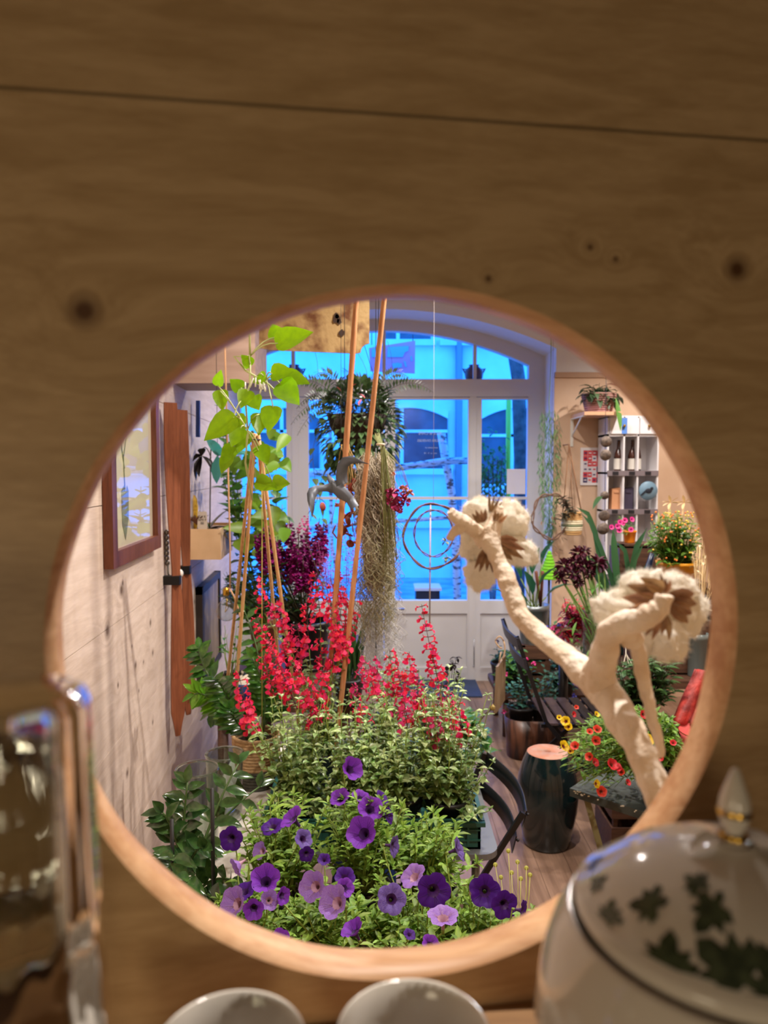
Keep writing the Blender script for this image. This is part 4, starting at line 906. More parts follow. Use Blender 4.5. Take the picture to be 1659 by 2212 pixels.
# ================================================================ DISPLAY TABLES, LEFT BACK
table('display_table', 'brown wooden display table by the left wall under the snapdragons', 'table', -.80, -.12, 3.28, 4.7, .74, dwood, .035, .025)
def bunch(fb_, sb, o, h0, tips, L, Wd, per, rg, shape='ov', t0=.3, r=.0025, droop=.4, mi=0):
    r0 = V(o)+V((0,0,h0))
    for tp in tips:
        tp = V(tp); pts = arc(r0+rdir(rg)*.015, tp, ((tp-r0).x*.08, (tp-r0).y*.08, 0), 7, .004, rg); sb.tube(pts, r, 5, 0, r*.5)
        for q in range(per):
            p, d = at_path(pts, t0+(1-t0)*q/per); a = q*2.4+rg.uniform(-.4,.4); l = L*rg.uniform(.7,1.15)
            fb_.leaf(p, V((math.cos(a), math.sin(a), rg.uniform(0,.9))), l, Wd*l/L, shape, droop*rg.uniform(.5,1.5), .2, mi)
def ptips(x0, x1, y0, y1, Y0, Y1, n, rg, ell=True):
    out = []
    for _ in range(n):
        while True:
            u, v = rg.uniform(-1,1), rg.uniform(-1,1)
            if not ell or u*u+v*v < 1: break
        out.append(P((x0+x1)/2+u*(x1-x0)/2, (y0+y1)/2+v*(y1-y0)/2, rg.uniform(Y0,Y1)))
    return out
drk = leafmat('dark_bouquet_leaf', (62,96,48), .35, .45, .2); midg = leafmat('mid_green_leaf', (84,132,60), .35, .4, .25); lig = leafmat('light_green_leaf', (150,184,72), .3, .4, .3); olv = leafmat('fern_green', (64,84,52), .35, .5, .2)
teal = leafmat('bluish_leaf', (70,120,104), .3, .35, .2)
# snapdragon bouquet
magd = mat('snapdragon_magenta', (164,14,118), .6, var=.4, rgb2=(112,8,84), nscale=60, transl=.2)
rg = random.Random(21)
def floret_spike(mb, a, b, r, n, rg, L=.02, mi=0):
    a, b = V(a), V(b); ax = (a-b).normalized()
    for i in range(n):
        t_ = i/n; p = b.lerp(a, t_); s = 1-.6*t_
        for _ in range(4):
            o = Matrix.Rotation(rg.uniform(0,2*PI), 3, ax) @ ax.orthogonal().normalized(); q = p+o*r*s*.4
            for k in range(3): mb.leaf(q, (o+rdir(rg)*.7).normalized(), L*s, L*.8*s, 'ob', .3, .2, mi)
o = V((-.42,3.9,.741)); t = thing('snapdragon_bouquet', 'bouquet of dark magenta snapdragons in a black bucket behind the salvias', 'bouquet', o)
add_pot(t, o, .13, .26, mat('black_bucket', (16,16,20), .3), .8, soil=False, name='bucket'); fb_ = MB(); sb = MB()
sp = [(556,1150,575,1215),(575,1135,590,1210),(600,1165,608,1230),(625,1125,632,1215),(645,1150,645,1230),(665,1135,660,1225),(690,1125,675,1215),(700,1130,690,1200),(640,1180,645,1250),(615,1195,622,1255),(670,1190,668,1260),(590,1190,600,1240),(655,1210,655,1275),(565,1175,580,1225),(685,1170,680,1240)]
for i, (x0, y0, x1, y1) in enumerate(sp):
    Y = rg.uniform(3.75,4.05); a, b = P(x0,y0,Y), P(x1,y1,Y); m_b = MB(); floret_spike(m_b, a, b, .034, 12, rg, .046); m_b.tube([b, a], .003, 5, 1); m_b.leaf(a, (a-b), .02, .01, 'ov', 0, .3, 1)
    m_b.build('flower_spike', [magd, stemd], t); sb.tube(arc(o+V((0,0,.24)), b, (0,0,0), 4), .004, 5, 0, .003)
bunch(fb_, sb, o, .24, ptips(490,700,1190,1340,3.75,4.1,60,rg), .06, .028, 6, rg)
fb_.build('foliage', drk, t); sb.build('stems', stemd, t)
# pale pink astilbe spray beside it
o = V((-.20,3.7,.741)); t = thing('astilbe_bouquet', 'airy dusty pink flower spray right of the magenta snapdragons', 'bouquet', o); add_pot(t, o, .06, .2, mat('grey_vase', (70,72,76), .3), .8, soil=False, name='vase')
fb_ = MB(); sb = MB(); pkm = mat('dusty_pink', (176,84,140), .8, var=.3, transl=.2); pkl = mat('raspberry_fluff', (214,70,150), .8, var=.2, transl=.2)
for i in range(13):
    a = P(rg.uniform(685,775), rg.uniform(1130,1235), rg.uniform(3.6,3.8)); b = a+V((rg.uniform(-.02,.02),0,-.16)); m_b = MB(); floret_spike(m_b, a, b, .055, 16, rg, .010); m_b.tube([b,a], .0012, 4, 0); m_b.build('flower_spray', pkm if i else pkl, t)
    sb.tube([o+V((0,0,.17)), b], .0018, 4)
m_b = MB(); floret_spike(m_b, P(660,1110,3.7), P(655,1150,3.7), .06, 8, rg, .02); m_b.build('flower_spray', pkl, t); sb.tube([o+V((0,0,.17)), P(655,1150,3.7)], .0018, 4)
sb.build('stems', stemd, t)
# tall leafy plant between the wall and the snapdragons
o = V((-.70,4.3,.741)); t = thing('climbing_ivy', 'leafy green climber spreading along the board wall left of the door', 'climbing plant', o); add_pot(t, o, .09, .16, mat('clay_pot', (150,90,62), .8))
fb_ = MB(); sb = MB()
bunch(fb_, sb, o, .14, ptips(470,540,1200,1330,4.1,4.5,34,rg), .07, .045, 6, rg, 'he')
bunch(fb_, sb, o, .14, [P(x, y, Y) for x, y, Y in ((475,860,4.2),(478,920,4.3),(500,960,4.2),(490,1020,4.1),(520,1080,4.2),(565,1050,4.3),(600,1050,4.2),(570,1110,4.3),(478,1000,4.4),(545,990,4.5),(610,1090,4.3))], .095, .07, 16, rg, 'he', .35, .005)
for _ in range(46):
    x, y = rg.uniform(508,622), rg.uniform(915,1190); a = P(x, y, 4.0+rg.uniform(-.15,.2)); fb_.leaf(a, V((rg.uniform(-1,1),-.3,rg.uniform(-1,.2))), rg.uniform(.07,.12), rg.uniform(.05,.08), 'he', .2, .15, 1, up=(rg.uniform(-.3,.3),-1,.5))
fb_.build('foliage', [midg, leafmat('sunny_vine_leaf', (126,166,48), .35, .35, .35)], t); sb.build('stems', stemg, t)
# small things on that table
b = MB(); b.lathe([(.03,0),(.062,.01),(.072,.05),(.066,.1),(.06,.105),(.058,.09)], V((P(490,1400,3.42).x+.02,3.42,.741)), 24)
mm_ = mat('black_white_pattern', (20,20,24), .4); nt = mm_.node_tree
wv = nt.nodes.new('ShaderNodeTexWave'); wv.inputs['Scale'].default_value = 9; wv.inputs['Distortion'].default_value = 9; tcn = nt.nodes.new('ShaderNodeTexCoord'); nt.links.new(tcn.outputs['Object'], wv.inputs['Vector'])
rp = nt.nodes.new('ShaderNodeValToRGB'); rp.color_ramp.interpolation = 'CONSTANT'; rp.color_ramp.elements[0].color = (.01,.01,.014,1); rp.color_ramp.elements[1].position = .62; rp.color_ramp.elements[1].color = (.5,.42,.32,1)
nt.links.new(wv.outputs[0], rp.inputs[0]); nt.links.new(rp.outputs[0], nt.nodes['Principled BSDF'].inputs['Base Color'])
o = V((P(490,1400,3.42).x+.02,3.42,.741)); t = thing('patterned_pot', 'round dark pot with curling cream line pattern below the rope hung bulb', 'pot', o); b.v = [tuple(v) for v in b.v]; b.build('pot', mm_, t)
fb_ = MB(); sb = MB(); bunch(fb_, sb, o, .09, ptips(470,540,1340,1385,3.35,3.5,7,rg), .05, .02, 3, rg); fb_.build('foliage', midg, t)
sb.build('stems', stemg, t)
b = MB(); o = V((P(532,1425,3.35).x,3.35,.741)); b.lathe([(.03,0),(.05,.01),(.056,.08),(.05,.085),(.046,.07),(0,.02)], o, 24); solo(b, 'blue_pot', mat('cobalt_glaze', (28,56,110), .2), 'small cobalt blue pot on the brown table beside the patterned pot', 'pot', o)
b = MB(); o = P(540,1432,3.36); o.z = .741; b.lathe([(0,-.004),(.055,-.003),(.06,0),(.055,.003),(0,.004)], o+V((0,0,.058)), 28, 0, Matrix.Rotation(PI/2-.35,3,'X') @ Matrix.Rotation(0,3,'Z')); solo(b, 'white_disc', mat('cream_disc', (226,212,190), .4), 'cream round disc leaning among the stems behind the glossy plant', 'disc', o)
b = MB(); o = P(488,1340,3.3); hk_ = V((o.x, o.y, 3.1)); t = thing('hanging_bulb', 'clear glass bulb with brass cap hanging on a rope by the mirror', 'lamp', hk_)
b.tube([hk_, P(497,1180,3.3), P(497,1272,3.3)], .004, 6); b.tube(arc(P(497,1272,3.3), P(512,1400,3.3), (.03,0,0), 8), .004, 6); b.build('rope', mat('hemp_rope', (196,150,110), .9), t)
c = P(489,1318,3.3); b = MB(); b.lathe([(.012,.075),(.016,.05),(.034,.03),(.046,.0),(.038,-.032),(.018,-.046),(0,-.05)], c, 24); b.build('bulb_glass', vg, t)
b = MB(); b.lathe([(0,.105),(.012,.10),(.015,.09),(.015,.07),(.010,.065)], c, 16); b.tube([c+V((0,0,.06)), c+V((.008,0,.01)), c+V((-.006,0,-.01)), c+V((.004,0,.05))], .002, 5); b.build('brass_cap', gold, t)
b = MB(); b.tube([P(497,1272,3.3), c+V((0,0,.10))], .004, 6); b.build('rope', mat('hemp_rope', (196,150,110), .9), t)
# grass plant and black pot right of the snapdragons
o = V((P(775,1440,3.5).x,3.5,.0)); o.x = -.02
t = thing('grass_plant', 'tuft of upright dark green grass in a pot beside the white moss', 'potted plant', V((-.16,3.3,.741))); o = V((-.16,3.3,.741)); add_pot(t, o, .07, .12, blackp)
fb_ = MB()
for i in range(46): a = rg.uniform(0,2*PI); fb_.leaf(o+V((rg.uniform(-.04,.04),rg.uniform(-.04,.04),.1)), V((math.cos(a)*.25,math.sin(a)*.25,1)), rg.uniform(.22,.38), .012, 'la', .15, .3)
fb_.build('foliage', drk, t)
# ================================================================ CANE SUPPORTS
cane = mat('bamboo_cane', (214,172,118), .5, rgb2=(190,142,92), nscale=30, stretch=(6,6,1)); cane2 = mat('thick_cane', (206,150,106), .45, rgb2=(180,118,74), nscale=14, stretch=(6,6,1))
def canes(lb, segs, m, base):
    t = thing('cane_support', lb, 'plant support', base)
    for a, b_, r in segs:
        b = MB(); a, b_ = V(a), V(b_); b.tube([a.lerp(b_, k/12) for k in range(13)], lambda q: r*(1+.12*(abs((q*6) % 1-.5) > .42)), 8); b.build('cane', m, t)
def down(px0, py0, px1, py1, Y0, Y1, z):     # cane from its top through a lower point to height z
    a, b = P(px0,py0,Y0), P(px1,py1,Y1); k = (z-a.z)/(b.z-a.z); return a, a+(b-a)*k
s_ = []
for q in ((549,937,497,1420,2.62,2.9),(552,937,514,1440,2.62,2.7),(556,937,598,1390,2.64,2.9),(558,940,617,1360,2.62,2.7)):
    a, b = down(*q, .80); s_.append((a, b, .0062))
canes('tripod of four thin bamboo canes tied at the top left of the salvias', s_, cane, s_[0][1])
tb_ = MB(); c = P(553,950,2.62); tb_.lathe([(.014+.003*math.cos(x), .003*math.sin(x)+j*.005) for j in (0,) for x in [2*PI*k/6 for k in range(6)]], c, 14, closed=True); w_ = tb_.build('tie_wire', mat('dark_wire', (30,30,34), .6), D.objects['cane_support'])
a1, b1 = down(768,672,725,1290,2.5,2.5,.80); a2, b2 = down(828,664,760,1297,2.45,2.45,.80)
a1 = a1+(a1-b1)*.12; a2 = a2+(a2-b2)*.12
canes('two thick leaning canes rising past the hanging fern and the metal bird', [(a1,b1,.0092),(a2,b2,.0082)], cane2, b1)
b = MB(); a, c = down(566,1000,566,1400,2.5,2.5,.8); b.tube([a, c], .0016, 5); solo(b, 'plant_stick', mat('yellow_stick', (206,190,96), .6), 'very thin straight yellow stick standing inside the cane tripod', 'stick', c)
# ================================================================ HANGING THINGS, CENTRE
def cord_up(b, p, r=.0012, z=3.1): b.tube([V(p), V((p[0],p[1],z))], r, 5)
wire = mat('dark_thin_wire', (40,40,44), .5)
# fern basket
c = P(772,905,3.9); o = V((c.x, c.y, 3.1)); t = thing('hanging_fern', 'big hanging basket of dark fern and trailing ivy in front of the door', 'hanging plant', o)
b = MB(); b.lathe([(0,-.14),(.08,-.13),(.14,-.05),(.16,.02),(.15,.02),(.13,-.04),(0,-.06)], c, 24); b.build('basket', mat('dark_basket', (50,38,30), .9), t)
b = MB()
for k in range(3): a = 2*PI*k/3; b.tube([c+V((.15*math.cos(a),.15*math.sin(a),.02)), c+V((0,0,.5)), V((c.x,c.y,3.1))], .002, 4)
b.build('hanger', wire, t)
fr = MB(); ov = MB(); sb = MB(); rg = random.Random(31)
def frond(mb, sbm, pts, L, n, rg, mi=0):
    sbm.tube(pts, .002, 4, 0, .001)
    for i in range(n):
        t_ = i/n; p, d = at_path(pts, t_); sd = d.cross(V((0,-.8,.5))).normalized(); l = L*(math.sin(PI*(.12+.86*t_))**.7)
        for s in (-1,1): mb.leaf(p, (sd*s+d*.35).normalized(), l, l*.32, 'sm', .2, .1, mi)
for k in range(34):
    a = rg.uniform(0, 2*PI); rr = rg.uniform(.16,.40); dz = rg.uniform(-.12,.20)
    e = c+V((math.cos(a)*rr, math.sin(a)*rr*.7, dz)); frond(fr, sb, arc(c+V((math.cos(a)*.05,math.sin(a)*.05,.02)), e, (0,0,.10), 10), .05, 22, rg)
for k in range(620):
    d = rdir(rg); p = c+V((d.x*.19+.02, d.y*.17, d.z*.24-.06)); ov.leaf(p, d, rg.uniform(.04,.07), .03, 'ov', .7, .2)
for k in range(16):
    x0 = rg.uniform(-.2,.16); ln = rg.uniform(.2,.85 if x0 < -.02 else .5); p = c+V((x0, rg.uniform(-.12,.12), 0)); pts = [p]; 
    for j in range(10): p = p+V((rg.uniform(-.03,.022), rg.uniform(-.015,.015), -ln/10)); pts.append(p)
    sb.tube(pts, .0015, 4)
    for j in range(16): q, d = at_path(pts, j/16); ov.leaf(q, V((rg.uniform(-1,1), rg.uniform(-.6,.3), -.5)), .045, .036, 'he', .3, .1)
for k in range(5): p = c+V((rg.uniform(-.28,.2),0,.1)); sb.tube(arc(p, p+V((rg.uniform(-.2,.2),0,rg.uniform(.1,.35))), (.03,0,.0), 6), .0012, 4)
fr.build('fern_fronds', olv, t); ov.build('ivy_leaves', leafmat('ivy_leaf', (84,110,68), .35, .4, .2), t); sb.build('stems', stemd, t)
b = MB()
for p in ((788,860),(762,880),(775,875),(725,835),(757,838)): b.leaf(P(p[0],p[1],3.65), rdir(rg), .04, .02, 'ov', .3, .2)
b.build('pink_leaf', mat('pink_young_leaf', (214,110,120), .5), t)
# rusty enamel sign
o = P(700,700,3.0); t = thing('rusty_sign', 'rusty cream metal sign plate with scalloped corner hanging at the top', 'sign', V((o.x,3.0,3.1)))
rst = mat('rusty_enamel', (176,146,98), .6, rgb2=(104,62,32), nscale=14, contrast=(.45,.66), bump=.2, detail=6)
def q3(px, py): p = P(px, py, 3.0); return (p.x, p.z)
b = MB(); b.prism([q3(560,752),q3(560,560),q3(798,560),q3(798,742),q3(789,745),q3(783,750),q3(780,756),q3(779,762),q3(770,764),q3(590,757)], Matrix(((1,0,0,0),(0,0,1,3.0),(0,1,0,0),(0,0,0,1))), .008); b.build('sign_plate', rst, t)
b = MB()
for px, py, rx, ry in ((727,688,8,11),(733,694,5,6),(738,719,7,7),(728,683,4,5)):
    b = MB(); p = P(px,py,2.992); n_=14; b.add([p]+[p+V((math.cos(2*PI*k/n_)*rx*m_(3)*R.uniform(.7,1.2), 0, math.sin(2*PI*k/n_)*ry*m_(3)*R.uniform(.7,1.2))) for k in range(n_)], [(0,1+k,1+(k+1)%n_) for k in range(n_)], 0, False); b.build('rust_mark', mat('dark_rust', (60,40,28), .9), t)
for x in (600,780): b = MB(); p = P(x,562,3.0); b.tube([p, V((p.x,3.0,3.1))], .003, 5); b.build('chain', wire, t)
# metal swallow
o = P(735,1050,2.3); t = thing('metal_bird', 'grey sheet metal swallow with curved wings hanging in front of the door', 'ornament', V((o.x,2.3,3.1)))
bm_ = mat('grey_zinc_sheet', (92,96,106), .45, metal=.2)
Pb = lambda x, y, Y=2.3: P(x,y,Y)
def sheet(mb, outer, inner, Ya, th=.004):      # strip between two edges, each a list of px
    n = len(outer); vs = []
    for k in range(n):
        Y = Ya(k/(n-1)); vs += [Pb(*outer[k],Y), Pb(*inner[k],Y), Pb(*inner[k],Y+th), Pb(*outer[k],Y+th)]
    fs = [(4*k+a, 4*k+(a+1)%4, 4*k+4+(a+1)%4, 4*k+4+a) for k in range(n-1) for a in range(4)]+[(0,1,2,3),(4*n-1,4*n-2,4*n-3,4*n-4)]
    mb.add(vs, fs, 0, True)
b = MB(); sheet(b, [(727,1058),(725,1030),(728,1005),(740,988),(760,984),(782,996),(797,1002)], [(751,1042),(750,1020),(752,1008),(760,1002),(770,1001),(784,1001),(797,1003)], lambda q: 2.3-.05*q); b.build('wing', bm_, t)
b = MB(); sheet(b, [(722,1040),(700,1047),(680,1049),(668,1054),(663,1066),(664,1082),(674,1117)], [(722,1066),(705,1062),(692,1062),(682,1072),(680,1085),(679,1100),(675,1118)], lambda q: 2.3-.06*q); b.build('wing', bm_, t)
b = MB(); sheet(b, [(707,1022),(722,1036),(740,1045),(762,1070),(775,1092)], [(706,1034),(718,1064),(730,1076),(748,1085),(757,1100)], lambda q: 2.298); b.build('body', bm_, t)
b = MB(); b.tube([Pb(735,1045), Pb(737,900,2.3), V((Pb(737,900).x,2.3,3.1))], .0008, 4); b.build('string', wire, t)
# spanish moss and dried bunches, hung from one nail line
def wisps(mb, px0, px1, py0, py1, Y, n, ln, r, rg, curl=.012, seg=8, mi=0, taper=0):
    for _ in range(n):
        v = rg.random(); py = py0+(py1-py0)*v; hw = (px1-px0)/2*(.45+.55*math.sin(PI*min(1,v*1.1+.12))) if taper else (px1-px0)/2
        p = P((px0+px1)/2+rg.uniform(-hw,hw), py, Y+rg.uniform(-.07,.07)); pts = [p]; a = rg.uniform(0,6.3)
        for j in range(seg): a += rg.uniform(.4,1.4); p = p+V((math.cos(a)*curl, math.sin(a)*curl, -ln/seg*rg.uniform(.3,1.4))); pts.append(p)
        mb.tube(pts, r, 3, mi, cap=False)
rg = random.Random(41)
top = P(812,968,2.65); t = thing('spanish_moss', 'long grey brown bunch of Spanish moss hanging beside the thick canes', 'dried plant', V((top.x,2.65,3.1)))
b = MB(); wisps(b, 772,850,975,1225,2.65,1900,.10,.0012,rg,.009,8,0,1); b.build('moss', mat('grey_brown_moss', (178,164,144), .9, var=.35), t)
b = MB(); wisps(b, 775,848,1200,1330,2.65,300,.12,.0008,rg,.012,8); b.build('moss_ends', mat('yellow_green_moss', (158,152,118), .9, var=.3), t)
b = MB(); wisps(b, 800,855,1120,1240,2.58,160,.12,.0010,rg,.016,8); b.build('moss_curls', mat('yellow_green_moss', (158,152,118), .9, var=.3), t)
b = MB(); wisps(b, 790,858,1280,1440,2.7,420,.10,.0007,rg,.014,8); b.build('white_moss', mat('white_baby_moss', (206,204,204), .9, var=.2), t)
b = MB(); cord_up(b, top); b.tube([top, P(812,1150,2.65), P(812,1420,2.7)], .0022, 5); b.build('string', wire, t)
top = P(818,940,2.5); t = thing('dried_flower_bunch', 'upside down bunch of dried stems with faded pink roses', 'dried flowers', V((top.x,2.5,3.1)))
b = MB(); 
for k in range(34):
    e = P(rg.uniform(828,862), rg.uniform(1120,1240), 2.5+rg.uniform(-.03,.03)); m = P(826+rg.uniform(-4,6), 968, 2.5); b.tube([P(814+rg.uniform(-6,8), 938+rg.uniform(-4,8), 2.5), m, m.lerp(e,.5)+V((rg.uniform(-.01,.015),0,0)), e], .0014, 4)
for k in range(9): e = P(rg.uniform(850,892), rg.uniform(1035,1075), 2.5); m = P(830,968,2.5); b.tube([m, m.lerp(e,.5)+V((rg.uniform(-.005,.02),0,.01)), e], .001, 4)
b.build('dry_stems', mat('dry_green_stem', (132,136,84), .8, var=.3), t)
dr = mat('dried_rose', (186,58,110), .8, var=.35, rgb2=(150,36,80), nscale=90); drp = mat('dried_cream_rose', (206,142,112), .8, var=.3)
def rosette(mb, c, r, rg, n=18, ax=None, w=1.):
    for k in range(n):
        d = rdir(rg); s = (k+1)/n; mb.leaf(c+d*r*.15, d, r*(.6+.4*s), r*.8*w, 'ob', .2, .5)
for px, py, rr, m in ((848,1065,16,dr),(866,1072,15,dr),(858,1090,16,dr),(876,1083,13,dr),(885,1068,11,drp),(872,1056,11,drp),(845,1084,12,dr),(862,1099,11,dr),(850,1024,5,drp)):
    b = MB(); rosette(b, P(px,py,2.48), rr*m_(2.48), rg); b.build('dried_bloom', m, t)
b = MB(); p0_ = P(822,960,2.5); b.lathe([(.012+.003*math.cos(x), .004*math.sin(x)) for x in [2*PI*k/6 for k in range(6)]], p0_, 12, closed=True); b.build('twine', mat('pale_twine', (210,196,170), .9), t)
b = MB(); cord_up(b, top); b.build('string', wire, t)
# dried twig bundle with orange seed discs behind the bird
top = P(745,960,2.75); t = thing('seed_garland', 'hanging twig bundle with copper coloured dried seed discs left of the moss', 'dried plant', V((top.x,2.75,3.1)))
b = MB()
for k in range(16): e = P(rg.uniform(715,785), rg.uniform(1050,1170), 2.75+rg.uniform(-.05,.05)); b.tube(arc(top+V((rg.uniform(-.02,.02),0,0)), e, (rg.uniform(-.03,.03),0,0), 6, .004, rg), .0016, 4)
b.build('twigs', mat('straw_twig', (176,140,84), .8, var=.2), t)
for k in range(44):
    b = MB(); c = P(rg.gauss(752,20), rg.gauss(1105,38), 2.75+rg.uniform(-.06,.06)); b.lathe([(0,-.001),(.017,-.001),(.017,.001),(0,.001)], c, 9, 0, Matrix.Rotation(rg.uniform(0,3),3,'X') @ Matrix.Rotation(rg.uniform(0,3),3,'Y')); b.build('seed_disc', mat('copper_seed', (166,86,60), .6, var=.3, transl=.3), t)
b = MB(); cord_up(b, top); b.build('string', wire, t)
# willow rings on a string
c = P(936,1158,3.3); t = thing('twig_wreath', 'double ring of thin twigs hanging in front of the door glass', 'wreath', V((c.x,3.3,3.1))); tw = mat('purple_brown_twig', (104,74,70), .8, var=.2)
def ring(mb, c, rx, rz, r, rg, turns=3, jit=.004, tilt=0):
    for k in range(turns):
        pts = []; ph = rg.uniform(0,6)
        for j in range(49): a = 2*PI*j/48; q = 1+jit/rx*math.sin(a*5+ph); pts.append(c+V((rx*q*math.cos(a), rg.uniform(-.002,.002)+.006*math.sin(a*3+ph)+tilt*math.cos(a), rz*q*math.sin(a))))
        mb.tube(pts, r, 5, 0, cap=False)
b = MB(); ring(b, c, 64*m_(3.3), 70*m_(3.3), .004, rg, 3, .004); b.build('outer_ring', tw, t); b = MB(); ring(b, P(937,1152,3.28), 42*m_(3.3), 50*m_(3.3), .0026, rg, 2, .003); b.build('inner_ring', tw, t)
b = MB(); b.tube([c+V((0,0,.14)), V((c.x,3.3,3.1))], .001, 4); b.tube([P(930,1090,3.3), P(928,1350,3.3)], .0035, 6); b.build('cord', mat('pale_cord', (190,176,176), .7), t)
b = MB(); 
for x, y in ((962,1170),(966,1205)): 
    for _ in range(8): b.leaf(P(x,y,3.25), rdir(rg), .025, .018, 'ov', .3, .2)
b.build('dried_thistle', mat('dry_thistle', (120,130,100), .8), t)
# ================================================================ POTHOS AT THE TOP LEFT
pot_l = leafmat('pothos_leaf', (142,192,14), .16, .3, .45, rgb2=(128,176,22), spec=.5); pot_s = mat('pale_vine', (196,206,140), .5)
o = P(548,735,2.0); t = thing('pothos', 'bright lime green pothos with large heart leaves trailing at the top left', 'hanging plant', V((P(520,700,2.0).x,2.0,3.1)))
b = MB(); pc = V((P(500,640,2.0).x, 2.0, P(500,640,2.0).z)); b.lathe([(0,0),(.06,0),(.085,.12),(.078,.12),(.06,.02),(0,.02)], pc, 24); b.build('pot', mat('white_hanging_pot', (220,214,204), .4), t)
b = MB(); 
for k in range(3): a = 2*PI*k/3; b.tube([pc+V((.08*math.cos(a),.08*math.sin(a),.12)), V((pc.x,2.0,3.1))], .0015, 4)
b.build('hanger', wire, t)
LVS = [(600,742,668,712,2.0,62,.2),(598,728,590,700,2.05,40,0),(588,808,632,798,1.95,48,.3),(615,812,668,822,2.0,42,.5),(606,830,648,868,1.95,58,.6),(505,902,443,942,1.85,60,.2),(590,880,580,930,1.95,52,.7),(536,845,520,880,1.95,40,.8),(545,860,562,884,2.0,40,.7),
 (520,925,500,962,2.0,42,.6),(560,895,560,938,2.05,40,.7),(520,840,500,818,2.05,34,.2),(530,935,515,975,2.1,44,.8),(476,845,482,885,2.2,36,.8),(470,832,478,800,2.2,26,0),(505,965,480,1000,2.1,40,.8),(560,965,580,1000,2.15,40,.7),(540,790,524,766,2.0,32,.1),(556,812,574,830,2.0,36,.6),(495,985,478,1020,2.2,34,.8),(555,1040,600,1050,2.3,40,.4),(590,1045,625,1040,2.3,42,.3),(510,900,530,930,2.1,38,.6)]
lb_ = MB(); sb = MB(); hub = pc+V((0,-.02,.11))
nodes_ = [P(540,770,2.0), P(575,820,2.0), P(530,860,2.0), P(535,930,2.05)]
sb.tube(arc(hub, nodes_[0], (.02,-.03,0), 6), .003, 6); sb.tube([nodes_[0], P(505,770,2.0), P(530,800,2.0), P(580,830,2.0), P(605,855,2.0)], .0032, 6); sb.tube([nodes_[0], P(540,830,2.0), nodes_[2], nodes_[3], P(530,1000,2.1), P(545,1080,2.2)], .003, 6)
for x0, y0, x1, y1, Y, wd, dr_ in LVS:
    a, b_ = P(x0,y0,Y), P(x1,y1,Y-.01); L = (b_-a).length*1.12
    lb_.leaf(a, (b_-a)+V((0,-.008,0)), L, wd*m_(Y)*.95, 'he', .15, .12, 0, up=(rg.uniform(-.2,.2),-.9,.45))
    near = min(nodes_, key=lambda n: (n-a).length); sb.tube(arc(near, a, (0,-.01,.01), 4), .0018, 5)
lb_.build('leaf', pot_l, t); sb.build('vine', pot_s, t)
o2 = D.objects['leaf']; o2.name = 'leaves'
# loose aerial roots
b = MB()
for k in range(9): p = P(rg.uniform(525,580), rg.uniform(790,850), 1.98); b.tube([p, p+V((rg.uniform(-.01,.012),-.005,-.025))], .0022, 5, 0, .0028)
b.build('aerial_root', mat('white_root', (232,232,214), .5), t)
# teal paper bird among the vines
tp_ = mat('teal_paper', (84,176,170), .6, transl=.3); t = thing('paper_bird', 'teal paper bird with spread wings among the vines by the left wall', 'ornament', V((P(462,960,3.4).x,3.4,3.1))); b = MB(); c = P(470,985,3.4)
b.leaf(c, P(445,942,3.3)-c, .12, .06, 'st', .0, .3); b.leaf(c, P(545,975,3.3)-c, .18, .09, 'st', .1, .3); b.leaf(c, V((0,-.2,-1)), .13, .05, 'la', .0, .3); b.build('wings', tp_, t)
b = MB(); cord_up(b, c); b.build('string', wire, t)
# ================================================================ RIGHT SIDE: CHAIRS, STOOL, TABLES
blk = mat('black_painted_steel', (20,19,22), .35)
sl_w = wood_mat('dark_slat_wood', (92,74,72), (66,52,54), (), 1, 3., .35); sl_b = wood_mat('blackened_slat_wood', (46,44,50), (34,32,38), (), 1, 3., .4)
t = thing('folding_chair', 'black folding chair with dark wooden slat seat facing the right display table', 'chair', (1.05,4.1,0))
sx0, sx1, sy0, sy1, sz = .86, 1.30, 3.87, 4.32, .45
for k in range(6):
    x = sx0+.012+k*(sx1-sx0)/6; b = MB(); b.box((x,sy0,sz-.012),(x+.056,sy1,sz)); b.build('seat_slat', sl_w if k < 3 else sl_b, t)
for y in (sy0+.03, sy1-.03):
    b = MB(); b.bar((sx0-.02,y,sz-.022),(sx1+.02,y,sz-.022),.02,.018); b.build('seat_rail', blk, t)
for y, s in ((sy0-.005, 0), (sy1+.005, 1)):
    b = MB(); b.bar((.70,y,.92),(.86,y,.46),.022,.012,(0,1,0)); b.bar((.86,y,.46),(1.24,y,.0),.022,.012,(0,1,0)); b.build('back_leg', blk, t)
    b = MB(); b.bar((1.28,y+(.012 if s else -.012)*-1,.44),(.82,y,.0),.022,.012,(0,1,0)); b.build('front_leg', blk, t)
for z, x in ((.885,.712),(.775,.75)):
    b = MB(); n = 10
    for k in range(n):
        y0 = sy0-.03+(sy1-sy0+.06)*k/n; y1 = sy0-.03+(sy1-sy0+.06)*(k+1)/n; f0 = -.02*math.sin(PI*k/n); f1 = -.02*math.sin(PI*(k+1)/n)
        b.hexa([(x+f0-.006,y0,z-.03),(x+f0+.008,y0,z-.03),(x+f1+.008,y1,z-.03),(x+f1-.006,y1,z-.03),(x+f0-.018,y0,z+.03),(x+f0-.004,y0,z+.03),(x+f1-.004,y1,z+.03),(x+f1-.018,y1,z+.03)])
    b.build('back_slat', sl_b, t)
